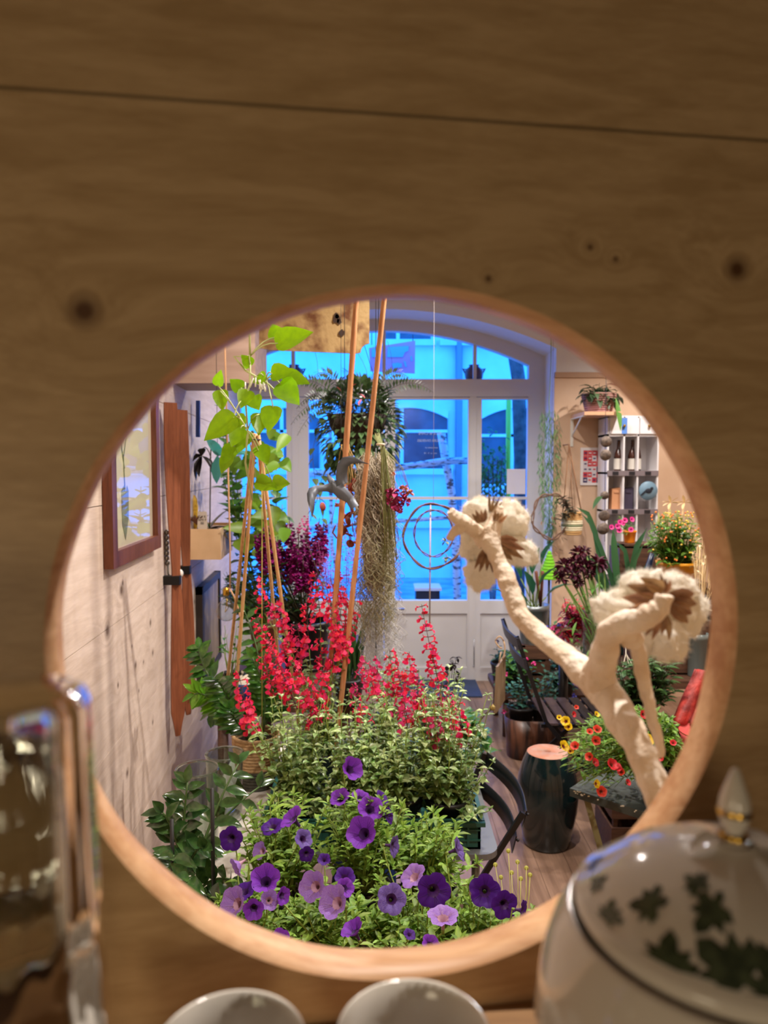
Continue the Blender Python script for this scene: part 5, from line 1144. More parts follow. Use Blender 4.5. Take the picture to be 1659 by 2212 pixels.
# wooden tag board on a rope over the chair back
o = P(1080,1395,3.83); t = thing('wooden_board', 'plain wooden tag board hanging by a rope from the chair back corner', 'board', o)
b = MB(); A, B_ = P(1068,1440,3.83), P(1093,1540,3.83); b.hexa([P(1066,1543,3.80),P(1073,1540,3.78),P(1091,1512,3.93),P(1086,1510,3.95),P(1071,1441,3.80),P(1076,1440,3.78),P(1093,1415,3.93),P(1088,1414,3.95)]); b.build('board', mat('grey_oak_board', (156,130,98), .7, rgb2=(130,106,78), nscale=20, stretch=(1,1,.2)), t)
b = MB(); b.tube(arc(P(1085,1425,3.84), P(1088,1385,3.86), (.01,0,0), 5), .004, 6); b.tube(arc(P(1088,1385,3.86), P(1070,1385,3.86), (0,0,.025), 6), .004, 6); b.tube(arc(P(1070,1385,3.86), P(1084,1400,3.84), (0,0,-.01), 4), .004, 6); b.tube([P(1082,1408,3.84), P(1078,1432,3.83)], .0035, 6); b.build('rope', mat('jute_rope', (176,144,110), .9), t)
# near bistro chair
t = thing('bistro_chair', 'near black metal bistro chair with two curved back slats beside the salvia table', 'chair', (.33,2.3,0))
def cslat(p0, p1, bow, h, nm):
    b = MB(); n = 12; vs = []; p0, p1 = V(p0), V(p1)
    for k in range(n+1):
        f = k/n; p = p0.lerp(p1, f)+V((bow*math.sin(PI*f), 0, 0)); 
        vs += [p+V((-.004,0,-h/2)), p+V((.0,0,-h/2)), p+V((.012,0,h/2)), p+V((.008,0,h/2))]
    b.add(vs, [(4*k+a, 4*k+(a+1)%4, 4*k+4+(a+1)%4, 4*k+4+a) for k in range(n) for a in range(4)]+[(0,1,2,3),(4*n+3,4*n+2,4*n+1,4*n)], 0, True)
    for f in (.03,.97): b.ball(p0.lerp(p1,f)+V((bow*math.sin(PI*f)+.014,-.004,.01)), .005, 8)
    b.build(nm, blk, t)
a1_, b1_ = P(1047,1640,2.5), P(1130,1770,2.12); a2_, b2_ = P(1034,1700,2.46), P(1108,1825,2.1)
cslat(a1_, b1_, .035, .05, 'back_slat'); cslat(a2_, b2_, .03, .05, 'back_slat')
for a_, c_ in ((a1_, a2_), (b1_, b2_)):
    d = (c_-a_); b = MB(); lo_ = a_+d*((a_.z-.45)/max(.01,(a_.z-c_.z))); lo_.y = a_.y
    lo_ = V((.20,a_.y,.45)); b.bar(a_+V((.0,0,.02)), lo_, .016, .012, (0,1,0)); b.bar(lo_, V((-.12,a_.y,0)), .016, .012, (0,1,0)); b.build('back_leg', blk, t)
    b = MB(); b.bar((-.16,a_.y-.01,.45),(.36,a_.y-.01,0),.016,.012,(0,1,0)); b.build('front_leg', blk, t)
for k in range(5): b = MB(); b.box((-.17+k*.075,b1_.y,.45),(-.11+k*.075,a1_.y,.462)); b.build('seat_slat', blk, t)
# garden stool
o = V((P(1183,1635,3.48).x,3.48,0)); t = thing('garden_stool', 'dark green glazed ceramic garden stool with bare clay top and centre hole', 'stool', o)
gz_ = mat('dark_green_glaze', (8,17,19), .12, rgb2=(12,34,36), nscale=8, coat=.5); cl = mat('bare_terracotta', (184,146,130), .8, rgb2=(190,124,96), nscale=20)
b = MB(); b.lathe([(0,.0),(.105,0),(.112,.01),(.118,.05),(.14,.16),(.147,.24),(.138,.33),(.118,.40),(.103,.435),(.098,.448)], o, 48); b.build('stool_body', gz_, t)
b = MB(); b.lathe([(.098,.447),(.090,.452),(.018,.452),(.015,.446),(.014,.43),(0,.43)], o, 48); tp2 = b.build('clay_top', cl, t)
# metal side table with the calibrachoa
gm2 = mat('worn_grey_green_metal', (96,102,96), .35, rgb2=(70,74,70), nscale=10, metal=.3)
TZ = .60; c0 = PZ(1232,1702,TZ); c1 = PZ(1392,1753,TZ); d1 = (c1-c0).normalized(); d2 = V((-d1.y, d1.x, 0)); c2 = c0+d1*.72+d2*.42; 
t = thing('side_table', 'worn grey green folding metal table under the red and yellow flowers', 'table', c0+d1*.36+d2*.2-V((0,0,TZ)))
b = MB(); b.hexa([c0-V((0,0,.012)), c0+d1*.72-V((0,0,.012)), c0+d1*.72+d2*.42-V((0,0,.012)), c0+d2*.42-V((0,0,.012)), c0, c0+d1*.72, c0+d1*.72+d2*.42, c0+d2*.42]); b.build('tabletop', gm2, t)
b = MB(); b.hexa([c0-d2*.004-V((0,0,.03)), c0+d1*.72-d2*.004-V((0,0,.03)), c0+d1*.72-V((0,0,.03)), c0-V((0,0,.03)), c0-d2*.004, c0+d1*.72-d2*.004, c0+d1*.72, c0]); b.build('apron', gm2, t)
b = MB(); 
for _ in range(46):
    f = R.random(); p = c0+d1*.72*f-d2*.0045-V((0,0,R.uniform(0,.012))); s = R.uniform(.002,.007); b.hexa([p+q for q in (V((-s,-.0003,-.002)),V((s,-.0003,-.002)),V((s,.0004,-.002)),V((-s,.0004,-.002)),V((-s,-.0003,.002)),V((s,-.0003,.002)),V((s,.0004,.002)),V((-s,.0004,.002)))])
b.build('chipped_edge', mat('chipped_pale_paint', (226,218,196), .7), t)
lgm = mat('brass_green_leg', (128,120,80), .5)
for f, g in ((.06,.03),(.9,.03),(.06,.38),(.9,.38)):
    p = c0+d1*.72*f+d2*g; q = c0+d1*.72*(f+(.28 if f < .5 else -.28))+d2*g; b = MB(); b.bar(p-V((0,0,.012)), V((q.x,q.y,0)), .022, .010, (0,1,0)); b.build('leg', lgm, t)
cal_l = leafmat('calibrachoa_leaf', (120,158,50), .35, .45, .3, rgb2=(88,132,44)); yel = mat('yellow_petal', (244,214,20), .5, transl=.25, rgb2=(226,180,10), nscale=120); ora = mat('coral_petal', (232,72,38), .5, transl=.25, rgb2=(206,40,34), nscale=120); crm = mat('crimson_petal', (206,30,44), .5, transl=.25); cthr = mat('brown_throat', (120,40,20), .6)
CB = {'y': corolla([yel,cthr,petg],'small_flower_yellow',20,.8,.12,5,.1), 'o': corolla([ora,cthr,petg],'small_flower_coral',20,.8,.15,5,.1), 'c': corolla([crm,cthr,petg],'small_flower_crimson',20,.8,.15,5,.1)}
cc = P(1330,1640,3.0); o = V((cc.x, 3.0, TZ+.0005)); tt = c0+d1*.36+d2*.2; o.x, o.y = max(o.x,tt.x-.05), tt.y
t = thing('calibrachoa', 'bushy small leaved plant full of yellow and coral red flowers on the metal table', 'potted plant', o); add_pot(t, o, .12, .15, blackp)
fb_ = MB(); sb = MB(); rg = random.Random(51); r0 = o+V((0,0,.14)); Yc = o.y
for k in range(330):
    a = rg.uniform(0, 2*PI); q = math.sqrt(rg.random()); px = 1335+q*math.cos(a)*132; py = 1610+q*math.sin(a)*92+(18 if px < 1300 else 0); tp = P(px, py, Yc+rg.uniform(-.16,.16)-.1*(1-q))
    pts = arc(r0+rdir(rg)*.05, tp, (0,0,.04), 7, .003, rg); sb.tube(pts, .0016, 4, 0, .001)
    for j in range(9):
        p, d = at_path(pts, .45+.55*j/9); fb_.leaf(p, rdir(rg,-.2,1), rg.uniform(.020,.034), .013, 'ov', .3, .2)
fb_.build('foliage', cal_l, t); sb.build('stems', stemg, t)
for px, py, kd, s in ((1222,1558,'y',15),(1228,1570,'y',12),(1208,1550,'y',8),(1218,1612,'y',17),(1232,1622,'y',11),(1242,1612,'o',14),(1287,1600,'o',14),(1290,1576,'o',13),(1274,1581,'o',10),(1273,1635,'o',13),(1285,1647,'c',13),(1239,1543,'c',9),(1400,1598,'y',18),(1372,1583,'y',15),(1357,1555,'o',14),(1390,1543,'c',13),(1322,1652,'c',18),(1333,1658,'c',14),(1342,1668,'o',11),(1288,1693,'y',13),(1299,1710,'o',16),(1425,1636,'c',12),(1380,1567,'y',10),(1356,1690,'c',10),(1454,1605,'c',10),(1289,1543,'y',9),(1245,1528,'o',7)):
    place(CB[kd], 'flower', t, P(px,py,Yc-.22), V((rg.uniform(-.8,.8),-1,rg.uniform(.2,1.3))), rg.uniform(0,6), s*m_(Yc)*.70)
# brown trough basket with leafy plants under the folding chair
o = V((.80,4.42,0)); brm = mat('brown_glazed_strips', (104,66,48), .35, rgb2=(52,34,30), nscale=5, stretch=(6,6,.6), contrast=(.42,.58))
def trough(nm, x0, x1, y, r, h, lb):
    t = thing(nm, lb, 'planter', ((x0+x1)/2,y,0)); b = MB(); n = 14; out = []
    for cx, a0 in ((x1-r, -PI/2), (x0+r, PI/2)):
        for k in range(n+1): a = a0+PI*k/n; out.append((cx+r*math.cos(a), y+r*math.sin(a)))
    N = len(out); vs = []
    for z, s in ((0,.9),(h,1.),(h,.93),(h*.85,.93)):
        for x, yy in out: mx = (x0+x1)/2; vs.append((mx+(x-mx)*s, y+(yy-y)*s, z))
    fs = [(i*N+k, i*N+(k+1)%N, (i+1)*N+(k+1)%N, (i+1)*N+k) for i in range(3) for k in range(N)]+[tuple(3*N+k for k in range(N)), tuple(range(N))[::-1]]
    b.add(vs, fs); b.build('trough_body', brm, t); return t
X0, X1 = P(1096,1600,4.45).x, P(1238,1600,4.45).x
tr = trough('planter_trough', X0, X1, 4.58, .11, .25, 'long brown planter trough standing on the floor behind the folding chair')
for i, (px, lb, ht) in enumerate(((1125,'young plant in black pot at the left end of the brown trough',.32),(1175,'leafy plant in black pot in the brown trough behind the chair seat',.30))):
    c = V((P(px,1600,4.58).x, 4.58, .215)); t = thing('nursery_plant', lb, 'potted plant', c, 'plants in the brown trough'); add_pot(t, c, .085, .10, blackp); fb_ = MB(); sb = MB()
    bunch(fb_, sb, c, .09, [c+V((rg.uniform(-.12,.12), rg.uniform(-.08,.08), .1+ht*rg.random())) for _ in range(16)], .045, .022, 7, rg, 'ov'); fb_.build('foliage', teal, t); sb.build('stems', stemd, t)
# leafy mass of pots on a low stand at the right of the door
table('low_stand', 'low dark stand carrying leafy pots right of the door', 'plant stand', .76, 1.62, 4.85, 5.4, .30, dwood, .03, .02)
pinkf = mat('hot_pink_petal', (236,60,150), .5, transl=.2); blu = mat('blue_petal', (90,90,200), .5, transl=.2); whf = mat('white_petal', (236,232,238), .5, transl=.2)
for i, (px, y0, y1, Y, m, n, L, lb) in enumerate(((1115,1400,1540,4.95,midg,34,.08,'broad leaved green plant behind the folding chair back with pink blooms'),(1160,1390,1530,5.15,teal,34,.07,'bluish leaved plant behind the chair, left of the black table'),(1215,1440,1530,4.9,teal,26,.06,'low bluish plant under the edge of the right display table'),(1105,1370,1450,5.2,drk,16,.05,'dark plant with purple flower spikes near the door frame'))):
    o = V((min(max(P(px,1500,Y).x,.95),1.5), Y, .3005)); o.y = min(o.y,5.25); o.x = (.90, 1.32, o.x, .84)[i]; t = thing('leafy_plant', lb, 'potted plant', o, 'leafy plants on the low stand'); add_pot(t, o, .08, .13, blackp); fb_ = MB(); sb = MB()
    bunch(fb_, sb, o, .12, ptips(px-42,px+42,y0,y1,Y-.15,Y+.15,n,rg), L, L*.55, 6, rg); fb_.build('foliage', m, t); sb.build('stems', stemd, t)
    fm_ = (pinkf, blu, blu, mat('dark_violet_spike', (60,50,90), .6))[i]
    for _ in range(7 if i != 1 else 5): b = MB(); rosette(b, P(px+rg.uniform(-38,38), rg.uniform(y0+10,y1), Y-.15), .018, rg, 8); b.build('flower', fm_, t)
# ---------------------------------------------------------------- right display table
table('display_table', 'dark wooden display table on the right carrying bouquets and pots', 'table', 1.06, 2.55, 3.62, 4.62, .75, dwood, .04, .03, blk)
TT = .7505
def at_table(px, Y): return V((P(px,1400,Y).x, Y, TT))
# coleus
o = at_table(1252,4.15); t = thing('coleus', 'crimson leaved coleus in a white straight sided pot on the right table', 'potted plant', o); add_pot(t, o, .085, .17, mat('matte_white_pot', (224,216,206), .6), .95, False)
fb_ = MB(); sb = MB(); bunch(fb_, sb, o, .15, ptips(1195,1290,1300,1395,4.0,4.25,60,rg), .06, .03, 6, rg, 'la', .3, .003, 1.2); bunch(fb_, sb, o, .15, ptips(1200,1260,1285,1330,4.0,4.25,12,rg), .045, .025, 4, rg, 'la', .6, .003, .6, 1)
fb_.build('foliage', [leafmat('crimson_leaf', (150,26,54), .45, .5, .3), leafmat('coral_leaf', (226,60,84), .3, .5, .3)], t); sb.build('stems', stemd, t)
o = at_table(1222,4.32); t = thing('terracotta_plant', 'pale terracotta pot with small mixed flowers left of the coleus', 'potted plant', o); add_pot(t, o, .07, .14, mat('pale_terracotta', (196,140,116), .8))
fb_ = MB(); sb = MB(); bunch(fb_, sb, o, .12, ptips(1180,1240,1340,1400,4.2,4.4,14,rg), .05, .025, 4, rg); fb_.build('foliage', drk, t); sb.build('stems', stemd, t)
for k in range(12): b = MB(); rosette(b, P(rg.uniform(1165,1225), rg.uniform(1345,1395), 4.2), .018, rg, 8); b.build('flower', (pinkf, whf, blu)[k % 3], t)
# burgundy chrysanthemums in a glass bucket
o = at_table(1292,3.95); t = thing('chrysanthemum_bouquet', 'bouquet of dark burgundy chrysanthemums with long stems in a clear glass vase', 'bouquet', o)
b = MB(); b.lathe([(0,.004),(.085,.004),(.092,.29)], o, 36); b.lathe([(.080,.012),(.087,.29)], o, 36); b.build('vase_wall', vg, t); b = MB(); b.lathe([(.09+.004*math.cos(x), .29+.004*math.sin(x)) for x in [2*PI*k/6 for k in range(6)]], o, 36, closed=True); b.build('rim', vlip, t)
bur = mat('burgundy_petal', (92,14,40), .6, var=.4, rgb2=(60,10,36), nscale=50, transl=.1); sb = MB(); fb_ = MB()
for px, py, rr in ((1218,1222,20),(1248,1195,18),(1262,1222,20),(1240,1240,18),(1290,1218,22),(1212,1250,16),(1264,1192,14),(1238,1215,16),(1274,1240,14),(1205,1240,12),(1250,1258,14),(1303,1225,12)):
    c = P(px,py,3.9); b = MB(); rosette(b, c, rr*m_(3.9)*1.05, rg, 44, None, .45); b.build('bloom', bur, t); sb.tube(arc(c, o+V((rg.uniform(-.03,.03),rg.uniform(-.03,.03),.03)), (.02,0,0), 6), .0045, 6)
for k in range(34): p = P(rg.uniform(1225,1300), rg.uniform(1255,1400), 3.92+rg.uniform(-.05,.05)); fb_.leaf(p, rdir(rg), .08, .018, 'la', .6, .2)
fb_.build('foliage', leafmat('fresh_stem_leaf', (96,140,62), .3, .4, .3), t); sb.build('stems', mat('thick_fresh_stem', (112,150,74), .5, var=.2), t)
# tall strap leaved plant
o = at_table(1345,4.2); t = thing('strap_leaf_plant', 'tall plant with long arching strap leaves behind the right cotton boll', 'potted plant', o); add_pot(t, o, .09, .2, mat('dark_teal_pot', (30,56,60), .3))
fb_ = MB(); sb = MB()
for pts, wd in (([(1330,1320),(1300,1230),(1285,1150),(1270,1110),(1244,1095)],26),([(1335,1320),(1318,1240),(1296,1180),(1275,1130),(1256,1110)],22),([(1340,1310),(1330,1230),(1326,1180),(1324,1140)],34),([(1345,1310),(1365,1230),(1375,1180),(1398,1140)],30),([(1345,1310),(1358,1240),(1350,1190),(1332,1170)],24),([(1350,1320),(1385,1250),(1410,1200),(1440,1180)],26),([(1335,1320),(1300,1260),(1280,1205),(1276,1240)],22),([(1335,1330),(1290,1250),(1270,1200),(1268,1250)],20),([(1345,1330),(1370,1270),(1380,1230)],30),([(1350,1320),(1376,1280),(1404,1270)],24),([(1338,1320),(1330,1270),(1312,1240)],26),([(1340,1320),(1350,1260),(1372,1205),(1390,1175)],26)):
    wd *= .55; Y = 4.15+rg.uniform(-.12,.08); w3 = [P(x,y,Y) for x, y in pts]; vs = []; K = len(w3); fine = []
    for k in range((K-1)*4+1): fine.append(at_path(w3, k/((K-1)*4)))
    vs = []; 
    for k, (p, d) in enumerate(fine):
        f = k/(len(fine)-1); ww = wd*m_(Y)*.42*(.35+.65*math.sin(PI*min(1,(.15+.85*f)))**.8)*(1 if f < .8 else (1-f)/.2+.02); sd = d.cross(V((0,-1,.2))).normalized(); vs += [p-sd*ww+V((0,-.3*ww,0)), p, p+sd*ww+V((0,-.3*ww,0))]
    fb_.add(vs, [(3*k+a, 3*k+a+1, 3*k+a+4, 3*k+a+3) for k in range(len(fine)-1) for a in (0,1)]); sb.tube([o+V((rg.uniform(-.02,.02),0,.18)), w3[0]], .005, 5)
fb_.build('foliage', leafmat('strap_leaf', (54,92,58), .3, .35, .2), t); sb.build('stems', stemg, t)
# berried bush in a yellow pot, on a crate
def crate(x, y, w_, d_, z0, h, lb, m):
    t = thing('wooden_crate', lb, 'crate', (x,y,z0))
    for k in range(3):
        zz_ = z0+h*(k+.08)/3; 
        b = MB(); b.box((x-w_/2,y-d_/2,zz_),(x+w_/2,y-d_/2+.01,zz_+h/3*.8)); b.box((x-w_/2,y+d_/2-.01,zz_),(x+w_/2,y+d_/2,zz_+h/3*.8)); b.box((x-w_/2,y-d_/2+.01,zz_),(x-w_/2+.01,y+d_/2-.01,zz_+h/3*.8)); b.box((x+w_/2-.01,y-d_/2+.01,zz_),(x+w_/2,y+d_/2-.01,zz_+h/3*.8)); b.build('slat', m, t)
    for sx in (-1,1):
        for sy in (-1,1): b = MB(); b.box((x+sx*(w_/2-.02)-.01,y+sy*(d_/2-.02)-.01,z0),(x+sx*(w_/2-.02)+.01,y+sy*(d_/2-.02)+.01,z0+h)); b.build('corner_post', m, t)
    b = MB(); b.box((x-w_/2+.01,y-d_/2+.01,z0+h-.012),(x+w_/2-.01,y+d_/2-.01,z0+h)); b.build('top_board', m, t)
xp = P(1462,1235,3.85).x; zp0_ = P(1462,1262,3.85).z
crate(xp, 3.9, .40, .34, TT, zp0_-TT-.001, 'dark wooden crate on the right table lifting the yellow pot', dwood)
o = V((xp,3.85,zp0_)); t = thing('berry_bush', 'dense green bush with tiny orange and yellow berries in a yellow ribbed pot', 'potted plant', o); add_pot(t, o, 42*m_(3.85), 50*m_(3.85), mat('yellow_ribbed_pot', (232,160,40), .4), .8, wob=lambda a, z: .015*math.cos(14*a))
fb_ = MB(); sb = MB(); bunch(fb_, sb, o, .1, ptips(1395,1515,1095,1225,3.7,4.0,120,rg), .045, .030, 6, rg, 'ov', .35, .0025, .7); fb_.build('foliage', leafmat('bush_leaf', (88,128,46), .4, .4, .25), t); sb.build('stems', stemg, t)
bys = [MB() for _ in range(2)]; [b.ball((0,0,0), .0052, 6) for b in bys]; bys = [b.mesh('berry', m) for b, m in zip(bys, (mat('orange_berry', (226,120,44), .4), mat('yellow_berry', (222,190,70), .4)))]
for k in range(96): place(bys[k % 2], 'berry', t, P(rg.uniform(1400,1512), 1105+abs(rg.gauss(0,45)), 3.72+rg.uniform(-.06,.1)))
for k, (x, y) in enumerate(((1448,1086),(1478,1086))):
    b = MB(); c = P(x,y,3.8); b.tube([P(x-8,1140,3.8), c], .004, 6)
    for j in range(7): b.leaf(c, V((math.cos(j*.9),-.3,.5*math.sin(j)+.2)), .05, .015, 'la', .2, .2)
    b.build('dried_poppy_stem', mat('straw_stem', (214,184,136), .7), t)
# straw grass bunch at the right edge
o = at_table(1512,3.72); o.x = min(o.x, 1.64); o.x = P(1512,1200,3.72).x; t = thing('dried_grass', 'bunch of pale dried grass with papery leaves at the right rim of the hole', 'dried plant', o); add_pot(t, o, .05, .22, mat('clear_grey_vase', (110,120,118), .2), .9, soil=False, name='vase')
b = MB(); b2 = MB()
for k in range(40): tp = P(rg.uniform(1490,1545), rg.uniform(1160,1330), 3.7+rg.uniform(-.05,.05)); b.tube([o+V((0,0,.2)), (o+V((0,0,.2))).lerp(tp,.5)+V((rg.uniform(-.02,.02),0,.02)), tp], .0022, 4); b2.leaf(tp, rdir(rg), .05, .02, 'ov', .4, .2)
b.build('stems', mat('straw_stem', (214,184,136), .7), t); b2.build('papery_leaves', mat('papery_leaf', (226,212,170), .7, var=.2), t)
# orange pot with pink flowers, in front of the cabinet
o = at_table(1360,4.45); xq = P(1360,1160,4.45); crate(xq.x+.02, 4.45, .22, .2, TT, P(1360,1172,4.45).z-TT-.001, 'tall narrow crate on the right table under the orange pot', dwood)
o = V((xq.x,4.45,P(1360,1172,4.45).z)); t = thing('pink_petunia', 'small orange pot with tiny hot pink flowers before the white cabinet', 'potted plant', o); add_pot(t, o, 14*m_(4.45), 26*m_(4.45), mat('orange_pot', (240,140,30), .4))
fb_ = MB(); sb = MB(); bunch(fb_, sb, o, .06, ptips(1315,1385,1110,1160,4.35,4.5,16,rg), .025, .01, 5, rg); fb_.build('foliage', midg, t); sb.build('stems', stemg, t)
CBp = corolla([pinkf,mat('deep_pink', (130,10,80), .6),petg],'small_flower_pink',18,.8,.1,5,.1)
for px, py in ((1321,1139),(1334,1137),(1338,1146),(1345,1130),(1350,1124),(1363,1144),(1340,1128),(1365,1122)): place(CBp, 'flower', t, P(px,py,4.3), V((rg.uniform(-.4,.4),-1,.4)), 0, 6*m_(4.3))
# dark slim bottle
b = MB(); a, c = P(1409,1195,4.0), P(1392,1262,4.0); c.z = c.z; b.tube([a, c, at_table(1380,4.0)], .014, 10, 0, .035); solo(b, 'watering_can_spout', mat('dark_blue_enamel', (26,36,62), .3), 'dark blue slanting metal tube standing left of the yellow pot', 'garden tool', at_table(1380,4.0))
# mixed green filler on the table, right of the glass vase
for i, (px, y0, y1, x0, x1, Y, m, lb) in enumerate(((1330,1260,1420,1290,1380,4.4,midg,'light feathery green plant behind the glass vase of chrysanthemums'),(1430,1260,1400,1380,1470,4.4,drk,'dark leafy plant behind the right cotton boll'),(1500,1320,1430,1470,1540,4.2,midg,'broad green leaved plant at the far right of the table'))):
    o = at_table(px,Y); t = thing('table_plant', lb, 'potted plant', o, 'leafy plants on the right table'); add_pot(t, o, .07, .12, blackp); fb_ = MB(); sb = MB(); bunch(fb_, sb, o, .11, ptips(x0,x1,y0,y1,Y-.1,Y+.1,36,rg), .07, .03, 6, rg); fb_.build('foliage', m, t); sb.build('stems', stemd, t)
# mossy hanging planter below the table edge
c = P(1372,1535,3.35); o = V((P(1352,1412,3.35).x, 3.35, P(1352,1412,3.35).z)); t = thing('hanging_planter', 'pale fibre hanging planter with dark leaves and pale wires, above the calibrachoa', 'hanging plant', V((c.x,3.35,c.z-.05)))
fib = mat('pale_coconut_fibre', (176,158,132), 1., rgb2=(130,112,90), nscale=40, bump=.9, bscale=70)
b = MB(); rr = 50*m_(3.35); b.lathe([(0,-.06),(rr*.7,-.055),(rr*.98,0),(rr*1.05,.05),(rr*.95,.055),(rr*.85,.02),(0,.02)], c, 28, wob=lambda a, z: .05*math.sin(5*a)+.03*math.sin(11*a+z*60)); b.build('fibre_bowl', fib, t)
b = MB(); tp = P(1352,1412,3.35)
for x in (1328,1380,1415): q = P(x,1520,3.35); b.tube([q, tp], .0022, 5)
b.tube([tp, P(1352,1395,3.6)], .0022, 5); b.build('wire', mat('pale_wire', (190,176,156), .5), t)
fb_ = MB(); sb = MB(); bunch(fb_, sb, c, .0, ptips(1320,1470,1400,1530,3.2,3.55,120,rg), .06, .034, 6, rg); fb_.build('foliage', drk, t); sb.build('stems', stemd, t)
crate(c.x+.04, 3.38, .34, .26, 0.0005, c.z-.06-.002, 'dark slatted crate on the floor carrying the fibre planter', dwood)
# red cloth and stacked red plates
rc = mat('red_crackle_cloth', (186,62,52), .6, rgb2=(120,36,34), nscale=14, bump=.4); b = MB()
pA = [(1500,1430),(1535,1430),(1535,1600),(1455,1560),(1460,1520),(1478,1470)]
o = P(1500,1600,3.5); vs = []; n = 12
for i in range(n+1):
    for j in range(9):
        f, g = i/n, j/8; x = 1500+(1452-1500)*f+(g*(60+30*f)); y = 1445+118*f+g*10; vs.append(P(x, y, 3.3-.09*f+.025*math.sin(g*13+f*3)))
b.add(vs, [(i*9+j, i*9+j+1, (i+1)*9+j+1, (i+1)*9+j) for i in range(n) for j in range(8)]); cl_ = b.build('red_cloth', rc, None, vs[0]); s = cl_.modifiers.new('s', 'SOLIDIFY'); s.thickness = .006; cl_['label'] = 'dark red patterned cloth hanging from the table edge at the right'; cl_['category'] = 'cloth'
yy = 3.12; xw = P(1500,1600,yy).x
crate(xw+.06, yy, .34, .3, .0005, P(1480,1640,yy).z-.001, 'low dark crate on the floor at the right rim under the red bowls', dwood); zb_ = P(1480,1640,yy).z+.001
redc = mat('red_glazed_bowl', (214,96,92), .25); 
for k in range(2):
    o = V((xw+.05,yy,zb_+k*.052)); t = thing('red_bowl', ('lower' if k == 0 else 'upper')+' coral red bowl with gold rim in the stack at the right', 'bowl', o, 'stacked coral bowls'); b = MB(); r_ = .115
    b.lathe([(0,.002),(.05,0),(r_*.8,.02),(r_,.068),(r_*.97,.068),(r_*.76,.026),(0,.008)], o, 32); b.lathe([(r_*.985+.0022*math.cos(x), .068+.0022*math.sin(x)) for x in [2*PI*j/6 for j in range(6)]], o, 32, 1, closed=True); b.build('bowl', [redc, gold], t)
# ================================================================ RIGHT WALL AREA: CABINET, POSTER, SHELF, HANGING POT
wc = mat('white_cabinet_paint', (226,222,224), .5); YC = 5.52; YB = YF-.04
cx0, cx1 = P(1313,1000,YC).x, P(1421,1000,YC).x; czt = P(1360,880,YC).z-.0
o = V(((cx0+cx1)/2,(YC+YB)/2,0)); cab = thing('white_cabinet', 'white pigeonhole cabinet with labelled shelves by the poster', 'cabinet', o)
zl = [0, .35, .7, P(0,1245,YC).z, P(0,1105,YC).z, P(0,1022,YC).z, P(0,940,YC).z, P(0,900,YC).z]
b = MB(); xs = [cx0, cx0+(cx1-cx0)*.32, cx0+(cx1-cx0)*.6, cx1]
for x in xs: b.box((x-.006,YC,0),(x+.006,YB,zl[-1]))
for z in zl: b.box((cx0-.006,YC,z-.008 if z else 0),(cx1+.006,YB,z+.008))
b.box((cx0,YB-.01,0),(cx1,YB,zl[-1])); b.build('carcass', wc, cab)
for k in range(2):
    xa, xb = (cx0+.008, cx0+(cx1-cx0)*.6-.008) if k == 0 else (cx0+(cx1-cx0)*.6+.008, cx1-.008)
    b = MB(); b.box((xa,YC-.012,zl[-2]+.01),(xb,YC+.15,zl[-1]-.01)); dw = b.build('drawer', wc, cab); b = MB(); b.ball(((xa+xb)/2,YC-.025,(zl[-2]+zl[-1])/2), .011, 12); b.build('knob', gold, dw)
    if k == 0: b = MB(); b.box((xb-.12,YC-.014,zl[-2]+.01),(xb-.08,YC-.0125,zl[-1]-.01)); b.build('tape', mat('blue_tape', (90,140,220), .5), dw)
strip = mat('grey_label_strip', (120,108,112), .6)
for zi in (3,4,5):
    b = MB(); b.box((cx0-.004,YC-.008,zl[zi]-.02),(cx1+.004,YC-.001,zl[zi]+.018)); st_ = b.build('label_strip', strip, cab)
    for k, f in enumerate((.15,.48,.8)):
        b = MB(); x = cx0+(cx1-cx0)*f; b.box((x-.022,YC-.011,zl[zi]-.014),(x+.022,YC-.0085,zl[zi]+.012)); lb_2 = b.build('price_label', mat('black_label', (28,26,32), .5), st_)
amb = mat('amber_bottle', (70,34,20), .15, rgb2=(44,22,16)); lbw = mat('cream_bottle_label', (206,200,190), .6)
for k, (px, lb) in enumerate(((1336,'amber bottle with pale label in the left pigeonhole'),(1366,'amber bottle with pale label in the middle pigeonhole'),(1378,'slimmer amber bottle at the right of the middle pigeonhole'))):
    o = V((P(px,1000,YC+.08).x, YC+.08, zl[5]+.0085)); t = thing('bottle', lb, 'bottle', o, 'bottles in the white cabinet'); r_ = .034 if k < 2 else .022; b = MB(); b.lathe([(0,0),(r_,0),(r_*1.02,.01),(r_,.12),(r_*.75,.15),(r_*.4,.18),(r_*.36,.235),(r_*.42,.24),(0,.242)], o, 20); b.build('bottle_body', amb, t); b = MB(); b.lathe([(r_+.0012,.02),(r_+.0012,.10)], o, 20); b.build('bottle_label', lbw, t)
for k, (px, zi, c_, lb) in enumerate(((1330,4,(196,140,100),'brown paper parcel in the lower left pigeonhole'),(1356,4,(60,50,70),'dark small box in the lower middle pigeonhole'))):
    o = V((P(px,1000,YC+.08).x, YC+.08, zl[zi]+.0085)); b = MB(); b.hexa([o+V(q) for q in ((-.035,-.03,0),(.035,-.03,0),(.035,.05,0),(-.035,.05,0),(-.03,-.03,.16),(.04,-.025,.17),(.04,.05,.17),(-.03,.05,.16))]); b.hexa([o+V(q) for q in ((-.02,-.034,.13),(.02,-.034,.13),(.02,-.03,.13),(-.02,-.03,.13),(-.02,-.034,.15),(.02,-.034,.15),(.02,-.03,.15),(-.02,-.03,.15))]); solo(b, 'parcel', mat('parcel_%d' % k, c_, .7), lb, 'parcel', o)
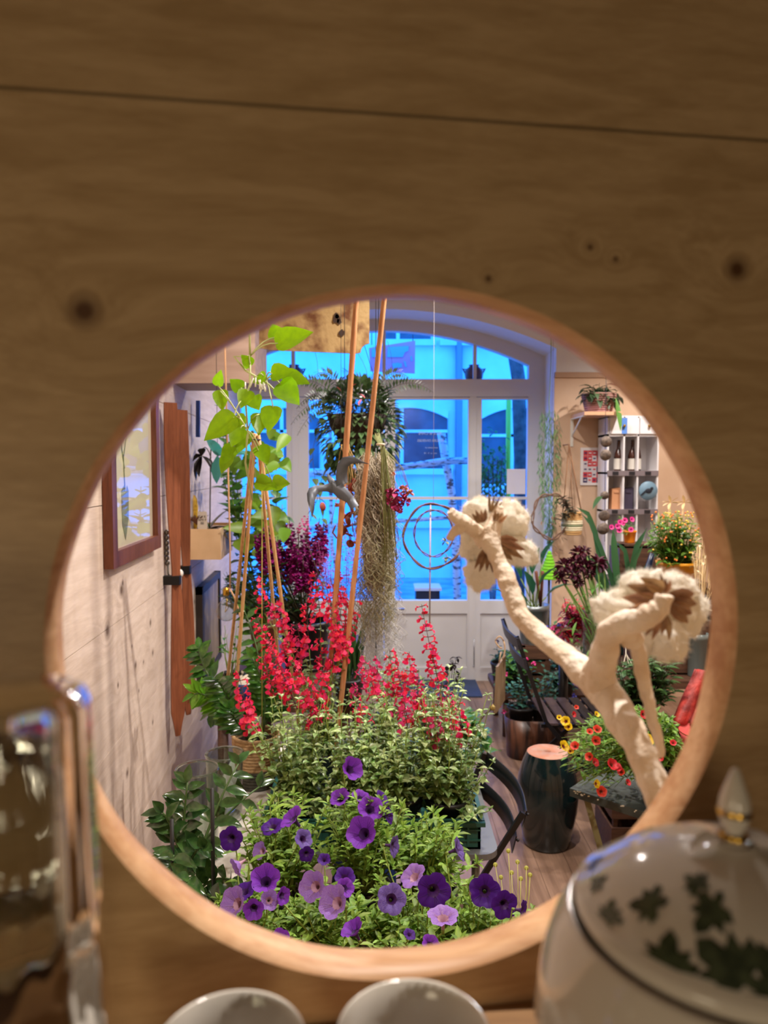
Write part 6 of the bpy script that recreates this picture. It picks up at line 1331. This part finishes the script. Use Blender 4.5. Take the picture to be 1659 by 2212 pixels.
c = P(1400,1060,YC-.02); b = MB(); b.lathe([(0,-.006),(.066,-.006),(.07,0),(.066,.006),(0,.006)], c, 40, 0, Matrix.Rotation(PI/2,3,'X')); o = c.copy()
o = solo(b, 'hanging_plate', mat('dusty_blue_plate', (110,140,160), .4), 'round dusty blue plate with a dark bird hung on the cabinet', 'plate', c)
b = MB(); b.ball(c+V((0,-.010,.0)), (.026,.004,.018), 12); b.ball(c+V((.024,-.010,.018)), (.012,.004,.011), 10); b.hexa([c+V(q) for q in ((-.06,-.009,-.03),(-.05,-.009,-.036),(-.01,-.009,0),(-.02,-.009,.008),(-.06,-.012,-.03),(-.05,-.012,-.036),(-.01,-.012,0),(-.02,-.012,.008))]); b.build('bird_motif', mat('dark_bird', (24,30,44), .6), o)
# poster
A, B_ = P(1254,967,YF-.022), P(1312,1048,YF-.022); t = thing('framed_poster', 'white framed poster of red and navy squares on the beige wall', 'poster', ((A.x+B_.x)/2,YF-.02,B_.z))
b = MB(); b.box((A.x,YF-.034,B_.z),(B_.x,YF-.0205,A.z)); b.build('frame', mat('white_poster_frame', (232,226,226), .5), t)
nx, nz = 5, 6; w_ = (B_.x-A.x-.04)/nx; h_ = (A.z-B_.z-.04)/nz; pr_r, pr_n, pr_w = mat('poster_red', (206,52,60), .6), mat('poster_navy', (58,44,96), .6), mat('poster_paper', (214,206,210), .6); pm = MB(); CS = (0,0,1,2)
for i in range(nx):
    for j in range(nz):
        ci = rg.choice(CS); b = pm; x = A.x+.02+i*w_; z = B_.z+.02+j*h_; b.box((x,YF-.0355,z),(x+w_*.94,YF-.0338,z+h_*.94), ci)
        b.box((x+w_*.2,YF-.037,z+h_*.35),(x+w_*.75,YF-.0355,z+h_*.6), (ci+rg.choice((1,2)))%3)
pm.box((A.x+.018,YF-.0345,B_.z+.018),(B_.x-.018,YF-.0339,A.z-.018), 2); pm.build('poster_print', [pr_r, pr_n, pr_w], t)
# wall shelf with bracket and basket plant
A = P(1250,892,5.35); B_ = P(1325,915,YF-.02); sz_ = P(1290,887,5.3).z; t = thing('wall_shelf', 'small beige wall shelf on a white bracket above the poster', 'shelf', (P(1280,890,5.5).x,YF-.02,sz_))
xa, xb = P(1253,900,5.5).x, P(1335,900,5.5).x; b = MB(); b.box((xa,5.38,sz_-.025),(xb,YF-.0205,sz_)); b.build('shelf_board', mat('beige_shelf_board', (206,160,124), .6), t)
b = MB(); b.box((xa-.0,YF-.028,sz_-.24),(xa+.022,YF-.0205,sz_-.025)); b.box((xa,5.42,sz_-.032),(xa+.022,YF-.028,sz_-.025)); b.bar((xa+.011,5.5,sz_-.03),(xa+.011,YF-.03,sz_-.16),.012,.006,(1,0,0)); b.build('bracket', mat('white_bracket', (226,222,214), .5), t)
o = V((P(1295,880,5.5).x,5.52,sz_+.0005)); t = thing('basket_plant', 'leafy plant in a pinkish brown basket on the small wall shelf', 'potted plant', o); rope_pot(t, o, .12, .14, [mat('pinkish_wicker', (150,110,100), .8), mat('pinkish_wicker2', (170,120,120), .8), soilm], .3, 9)
fb_ = MB(); sb = MB(); bunch(fb_, sb, o, .1, ptips(1250,1345,822,880,5.4,5.65,46,rg), .10, .035, 5, rg, 'la', .3, .003, 1.3); fb_.leaf(P(1330,860,5.4), V((.1,-.2,-1)), .25, .05, 'la', 0, .2, 1); fb_.leaf(P(1310,830,5.4), V((1,-.3,.1)), .12, .05, 'la', .5, .2, 2)
fb_.build('foliage', [olv, midg, mat('pink_leaf_patch', (236,180,170), .6)], t); sb.build('stems', stemd, t)
# hanging striped pot
top = P(1229,960,5.6); c = P(1235,1155,5.6); t = thing('hanging_striped_pot', 'striped cream green and straw hanging pot on a rope against the beige wall', 'hanging pot', V((top.x,YF-.02,top.z)))
b = MB(); n = 11; rr = 21*m_(5.6); H_ = 50*m_(5.6); cols = [0,0,1,1,2,1,1,0,0,0,0]
for i in range(n): 
    z = H_*(i+.5)/n; q = rr*(.82+.18*math.sin(PI*(i+1)/n)); b.lathe([(q+math.cos(a)*H_/n*.55, z+math.sin(a)*H_/n*.55) for a in [2*PI*j/6 for j in range(6)]], c, 24, cols[i], closed=True)
b.lathe([(0,.004),(rr*.85,.004)], c, 16, 0); b.build('pot', [mat('straw_coil', (214,170,112), .8), mat('cream_coil', (232,220,186), .8), mat('sage_coil', (124,134,100), .8)], t)
b = MB()
for s in (-1,1): b.tube([top, c+V((s*rr*.95,0,H_))], .004, 6)
b.tube([top, c+V((0,-.02,H_))], .003, 5); b.tube([top, V((top.x,YF-.02,top.z))], .004, 6); b.build('rope', mat('brown_rope', (150,108,76), .9), t)
fb_ = MB(); sb = MB(); bunch(fb_, sb, c, H_*.9, ptips(1192,1246,1065,1135,5.45,5.6,18,rg), .055, .03, 6, rg); fb_.build('foliage', mat('dusty_trailing_leaf', (84,84,66), .6, var=.4), t); sb.build('stems', stemd, t)
# string of wood slices
t = thing('wood_slice_garland', 'vertical string of grey wood slices hanging at the cabinet edge', 'garland', (P(1308,900,5.2).x,5.2,3.1)); b = MB(); b.tube([V((P(1308,900,5.2).x,5.2,3.1)), P(1308,900,5.2), P(1306,1170,5.2)], .002, 5); b.build('string', wire, t)
sm_ = mat('grey_wood_slice', (136,120,108), .8, rgb2=(90,78,72), nscale=50)
for px, py, rr in ((1309,954,12),(1308,983,12),(1306,1070,9),(1305,1114,12),(1303,1142,13)):
    b = MB(); b.lathe([(0,-.007),(rr*m_(5.2),-.007),(rr*m_(5.2),.007),(0,.007)], P(px,py,5.19), 18, 0, Matrix.Rotation(PI/2,3,'X') @ Matrix.Rotation(.3,3,'X')); b.build('wood_slice', sm_, t)
b = MB(); b.leaf(P(1300,1075,5.15), V((-.7,-.2,-.6)), .11, .07, 'he', .3, .2); b.build('hanging_leaf', drk, t)
# asparagus fern and twig ring at the door reveal
c = P(1187,870,5.62); t = thing('hanging_asparagus', 'long feathery green asparagus fern hanging at the right edge of the door recess', 'hanging plant', V((c.x,5.62,3.1)))
fb_ = MB(); sb = MB(); main = [P(1190,790,5.62), P(1186,870,5.62), P(1190,950,5.62), P(1184,1040,5.62), P(1188,1130,5.62), P(1186,1170,5.62)]
sb.tube([V((main[0].x,5.62,3.1))]+main, .003, 5)
for k in range(1500):
    f = rg.random()**.85; py = 885+f*290; hw = 22*math.sin(PI*min(1,.2+f*.85))**.6+3; p = P(1187+rg.uniform(-hw,hw), py, 5.62+rg.uniform(-.06,.06)); fb_.leaf(p, V((rg.uniform(-1,1),rg.uniform(-.6,.6),-1)), rg.uniform(.03,.06), .006, 'sm', .1, .1)
for k in range(30): f = rg.random(); p = P(1187, 885+f*260, 5.62); sb.tube([p, p+V((rg.uniform(-.08,.08), 0, -.08))], .0012, 3)
fb_.build('foliage', leafmat('feathery_green', (104,150,84), .35, .5, .3), t); sb.build('stems', stemg, t)
c = P(1190,1115,5.55); t = thing('willow_ring', 'single large willow ring with a twig hanging beside the asparagus fern', 'wreath', V((c.x,5.55,3.1))); b = MB(); ring(b, c, 40*m_(5.55), 48*m_(5.55), .006, rg, 2, .01); b.tube([c+V((0,0,.16)), V((c.x,5.55,3.1))], .0015, 4); b.build('ring', mat('brown_willow', (122,92,76), .8), t)
b = MB()
for k in range(30): p = P(rg.gauss(1200,10), rg.uniform(1100,1215), 5.52); b.leaf(p, rdir(rg), .05, .012, 'la', .3, .2)
b.build('dry_leaves', mat('dry_brown_leaf', (128,96,74), .8, var=.3), t)
# ================================================================ SPATHIPHYLLUM, GREEN HAT
zn = mat('zinc', (150,156,158), .35, rgb2=(120,128,132), nscale=14, metal=.7)
o = V((P(1155,1390,5.05).x,5.05,.3005)); xz = P(1155,1345,5.05); zt_ = P(1155,1308,5.05).z; zb5 = P(1155,1392,5.05).z
crate(xz.x, 5.10, .20, .20, .3305 if 0 else .3005, zb5-.3015, 'plain crate on the low stand lifting the zinc bucket', dwood)
o = V((xz.x,5.10,zb5)); t = thing('peace_lily', 'broad leaved plant in a ribbed zinc bucket right of the door', 'potted plant', o); add_pot(t, o, 34*m_(5.05), zt_-zb5, zn, .8, wob=lambda a, z: 0)
fb_ = MB(); sb = MB(); r0 = o+V((0,0,zt_-zb5-.02))
for px, py, dx in ((1125,1225,-.5),(1150,1215,.1),(1170,1195,.3),(1120,1255,-.8),(1165,1240,.6),(1140,1200,-.2),(1108,1275,-1),(1180,1265,1),(1150,1260,-.3),(1135,1290,-.5),(1112,1235,-.7)):
    tp = P(px, py+25, 5.05+rg.uniform(-.1,.1)); sb.tube(arc(r0+rdir(rg)*.02, tp, (0,0,.0), 5), .004, 5); fb_.leaf(tp, V((dx*.6,-.2,1)), .22, .07, 'ov', .9, .25)
fb_.build('foliage', leafmat('peace_lily_leaf', (58,124,84), .3, .3, .25), t); sb.build('stems', stemg, t)
for x in (1158,1172): b = MB(); b.tube([P(x,1235,4.95), r0+V((.05,0,0))], .011, 8, 0, .009); b.build('wooden_stake', mat('red_brown_handle', (116,66,48), .5), t)
c = P(1186,1250,5.3); o = V((c.x,5.3,c.z)); b = MB(); n = 9
for k in range(n): z = .20*k/n; b.lathe([(.065*(1-k/n)+.006, z),(.065*(1-k/n)+.012, z+.008),(.065*(1-(k+1)/n)+.006, z+.024)], o, 20)
hat = solo(b, 'felt_tree', mat('lime_felt', (124,200,40), .9), 'small bright green felt cone tree at the right of the door recess', 'ornament', o)
b = MB(); b.tube([o, V((o.x,5.3,.3))], .008, 6); b.build('trunk_stick', stemd, hat)
# small foreground sprigs at the right of the petunias
t = thing('seed_pod_sprig', 'thin pale sprig with round papery seed pods beside the petunias', 'plant', V((.20,1.36,.6605))); b = MB(); b2 = MB(); r0 = V((.2,1.36,.661))
for k, (px, py) in enumerate(((1118,1862),(1098,1838),(1137,1875),(1070,1868),(1105,1885),(1082,1895),(1125,1898),(1145,1890))):
    tp = P(px,py,1.45); b.tube(arc(r0, tp, (.02,0,.02), 6, .002, rg), .0009, 4)
    b2.lathe([(0,-.0006),(.0045,-.0004),(.0045,.0004),(0,.0006)], tp, 12, 0, Matrix.Rotation(1.2,3,'X')); 
b.build('stems', mat('pale_green_stem', (196,196,110), .6), t); b2.build('seed_pods', mat('papery_pod', (206,206,110), .6, transl=.5), t)
# dark leaf seedling and long stalk with bud near the blue mat, green foliage at the table's right edge
t = thing('dark_flower', 'thin stalked plant with near black leaves and a dark bloom before the door panel', 'flowering plant', V((.22,2.62,.727))); o = V((.22,2.62,.727)); add_pot(t, o, .03, .08, blackp); b = MB(); sb = MB()
for px, py in ((978,1435),(965,1450),(990,1460),(960,1480),(972,1500),(985,1420)): tp = P(px,py,2.62); sb.tube(arc(o+V((0,0,.07)), tp, (0,0,0), 5), .0013, 4); [b.leaf(tp, rdir(rg), .026, .016, 'ov', .3, .2) for _ in range(5)]
b.build('dark_leaves', mat('near_black_leaf', (52,46,54), .6, var=.4), t); sb.build('stems', stemd, t)
b = MB(); rosette(b, P(977,1440,2.6), .016, rg, 16); b.build('bloom', mat('black_bloom', (36,14,26), .7), t)
t = thing('budded_stalk', 'long curved brown stalk ending in a small bud, leaning out over the floor', 'flowering plant', V((.235,2.3,.727))); o = V((.235,2.3,.727)); b = MB()
b.tube([o, P(1000,1680,2.3), P(1020,1600,2.3), P(1035,1560,2.3), P(1050,1540,2.3), P(1062,1532,2.3)], .002, 5); b.build('stalk', stemd, t); b = MB(); b.ball(P(1064,1529,2.3), .009, 8); [b.leaf(P(1064,1529,2.3), rdir(rg), .014, .005, 'la', .2, .2) for _ in range(6)]; b.build('bud', mat('brown_bud', (150,130,70), .7), t)
o = V((P(995,1700,2.85).x,2.85,.7205)); t = thing('broad_leaf_plant', 'plant with glossy broad green leaves in a mottled pot at the right table edge', 'potted plant', V((.20,2.84,.7205))); o = V((.20,2.84,.7205)); add_pot(t, o, .062, .15, mat('mottled_grey_pot', (150,136,116), .9, rgb2=(104,92,78), nscale=30, bump=.5)); fb_ = MB(); sb = MB()
bunch(fb_, sb, o, .13, ptips(960,1075,1545,1690,2.6,2.95,30,rg), .075, .042, 4, rg, 'ov', .5, .003); fb_.build('foliage', leafmat('broad_green', (72,116,52), .3, .3, .2), t); sb.build('stems', stemg, t)
# wire plant ring
b = MB(); c = P(985,1707,2.35); 
pts = [c+V((.045*math.cos(a), .045*math.sin(a), 0)) for a in [2*PI*k/24 for k in range(25)]]; b.tube(pts, .0025, 6); b.tube([pts[0], V((pts[0].x,pts[0].y,.73))], .0025, 6); b.tube([pts[12], V((pts[12].x,pts[12].y,.73))], .0025, 6); solo(b, 'plant_ring', mat('dark_green_wire', (40,76,66), .4), 'dark green wire plant support ring at the right of the salvias', 'plant support', V((c.x,c.y,.73)))
# ceiling spot fittings
for i, (x, y, z, e) in enumerate(SPOTS):
    t = thing('spot_lamp', 'small white round spot lamp fixed to the ceiling', 'lamp', V((x,y,3.1)), 'ceiling spot lamps'); b = MB(); b.lathe([(.05,0),(.05,-.02),(.045,-.08),(.03,-.085),(.028,-.04),(0,-.04)], V((x,y,3.1)), 20); b.build('lamp_body', mat('white_lamp_metal', (226,226,226), .4), t)
for o in D.objects:
    if '_o' in o: del o['_o']
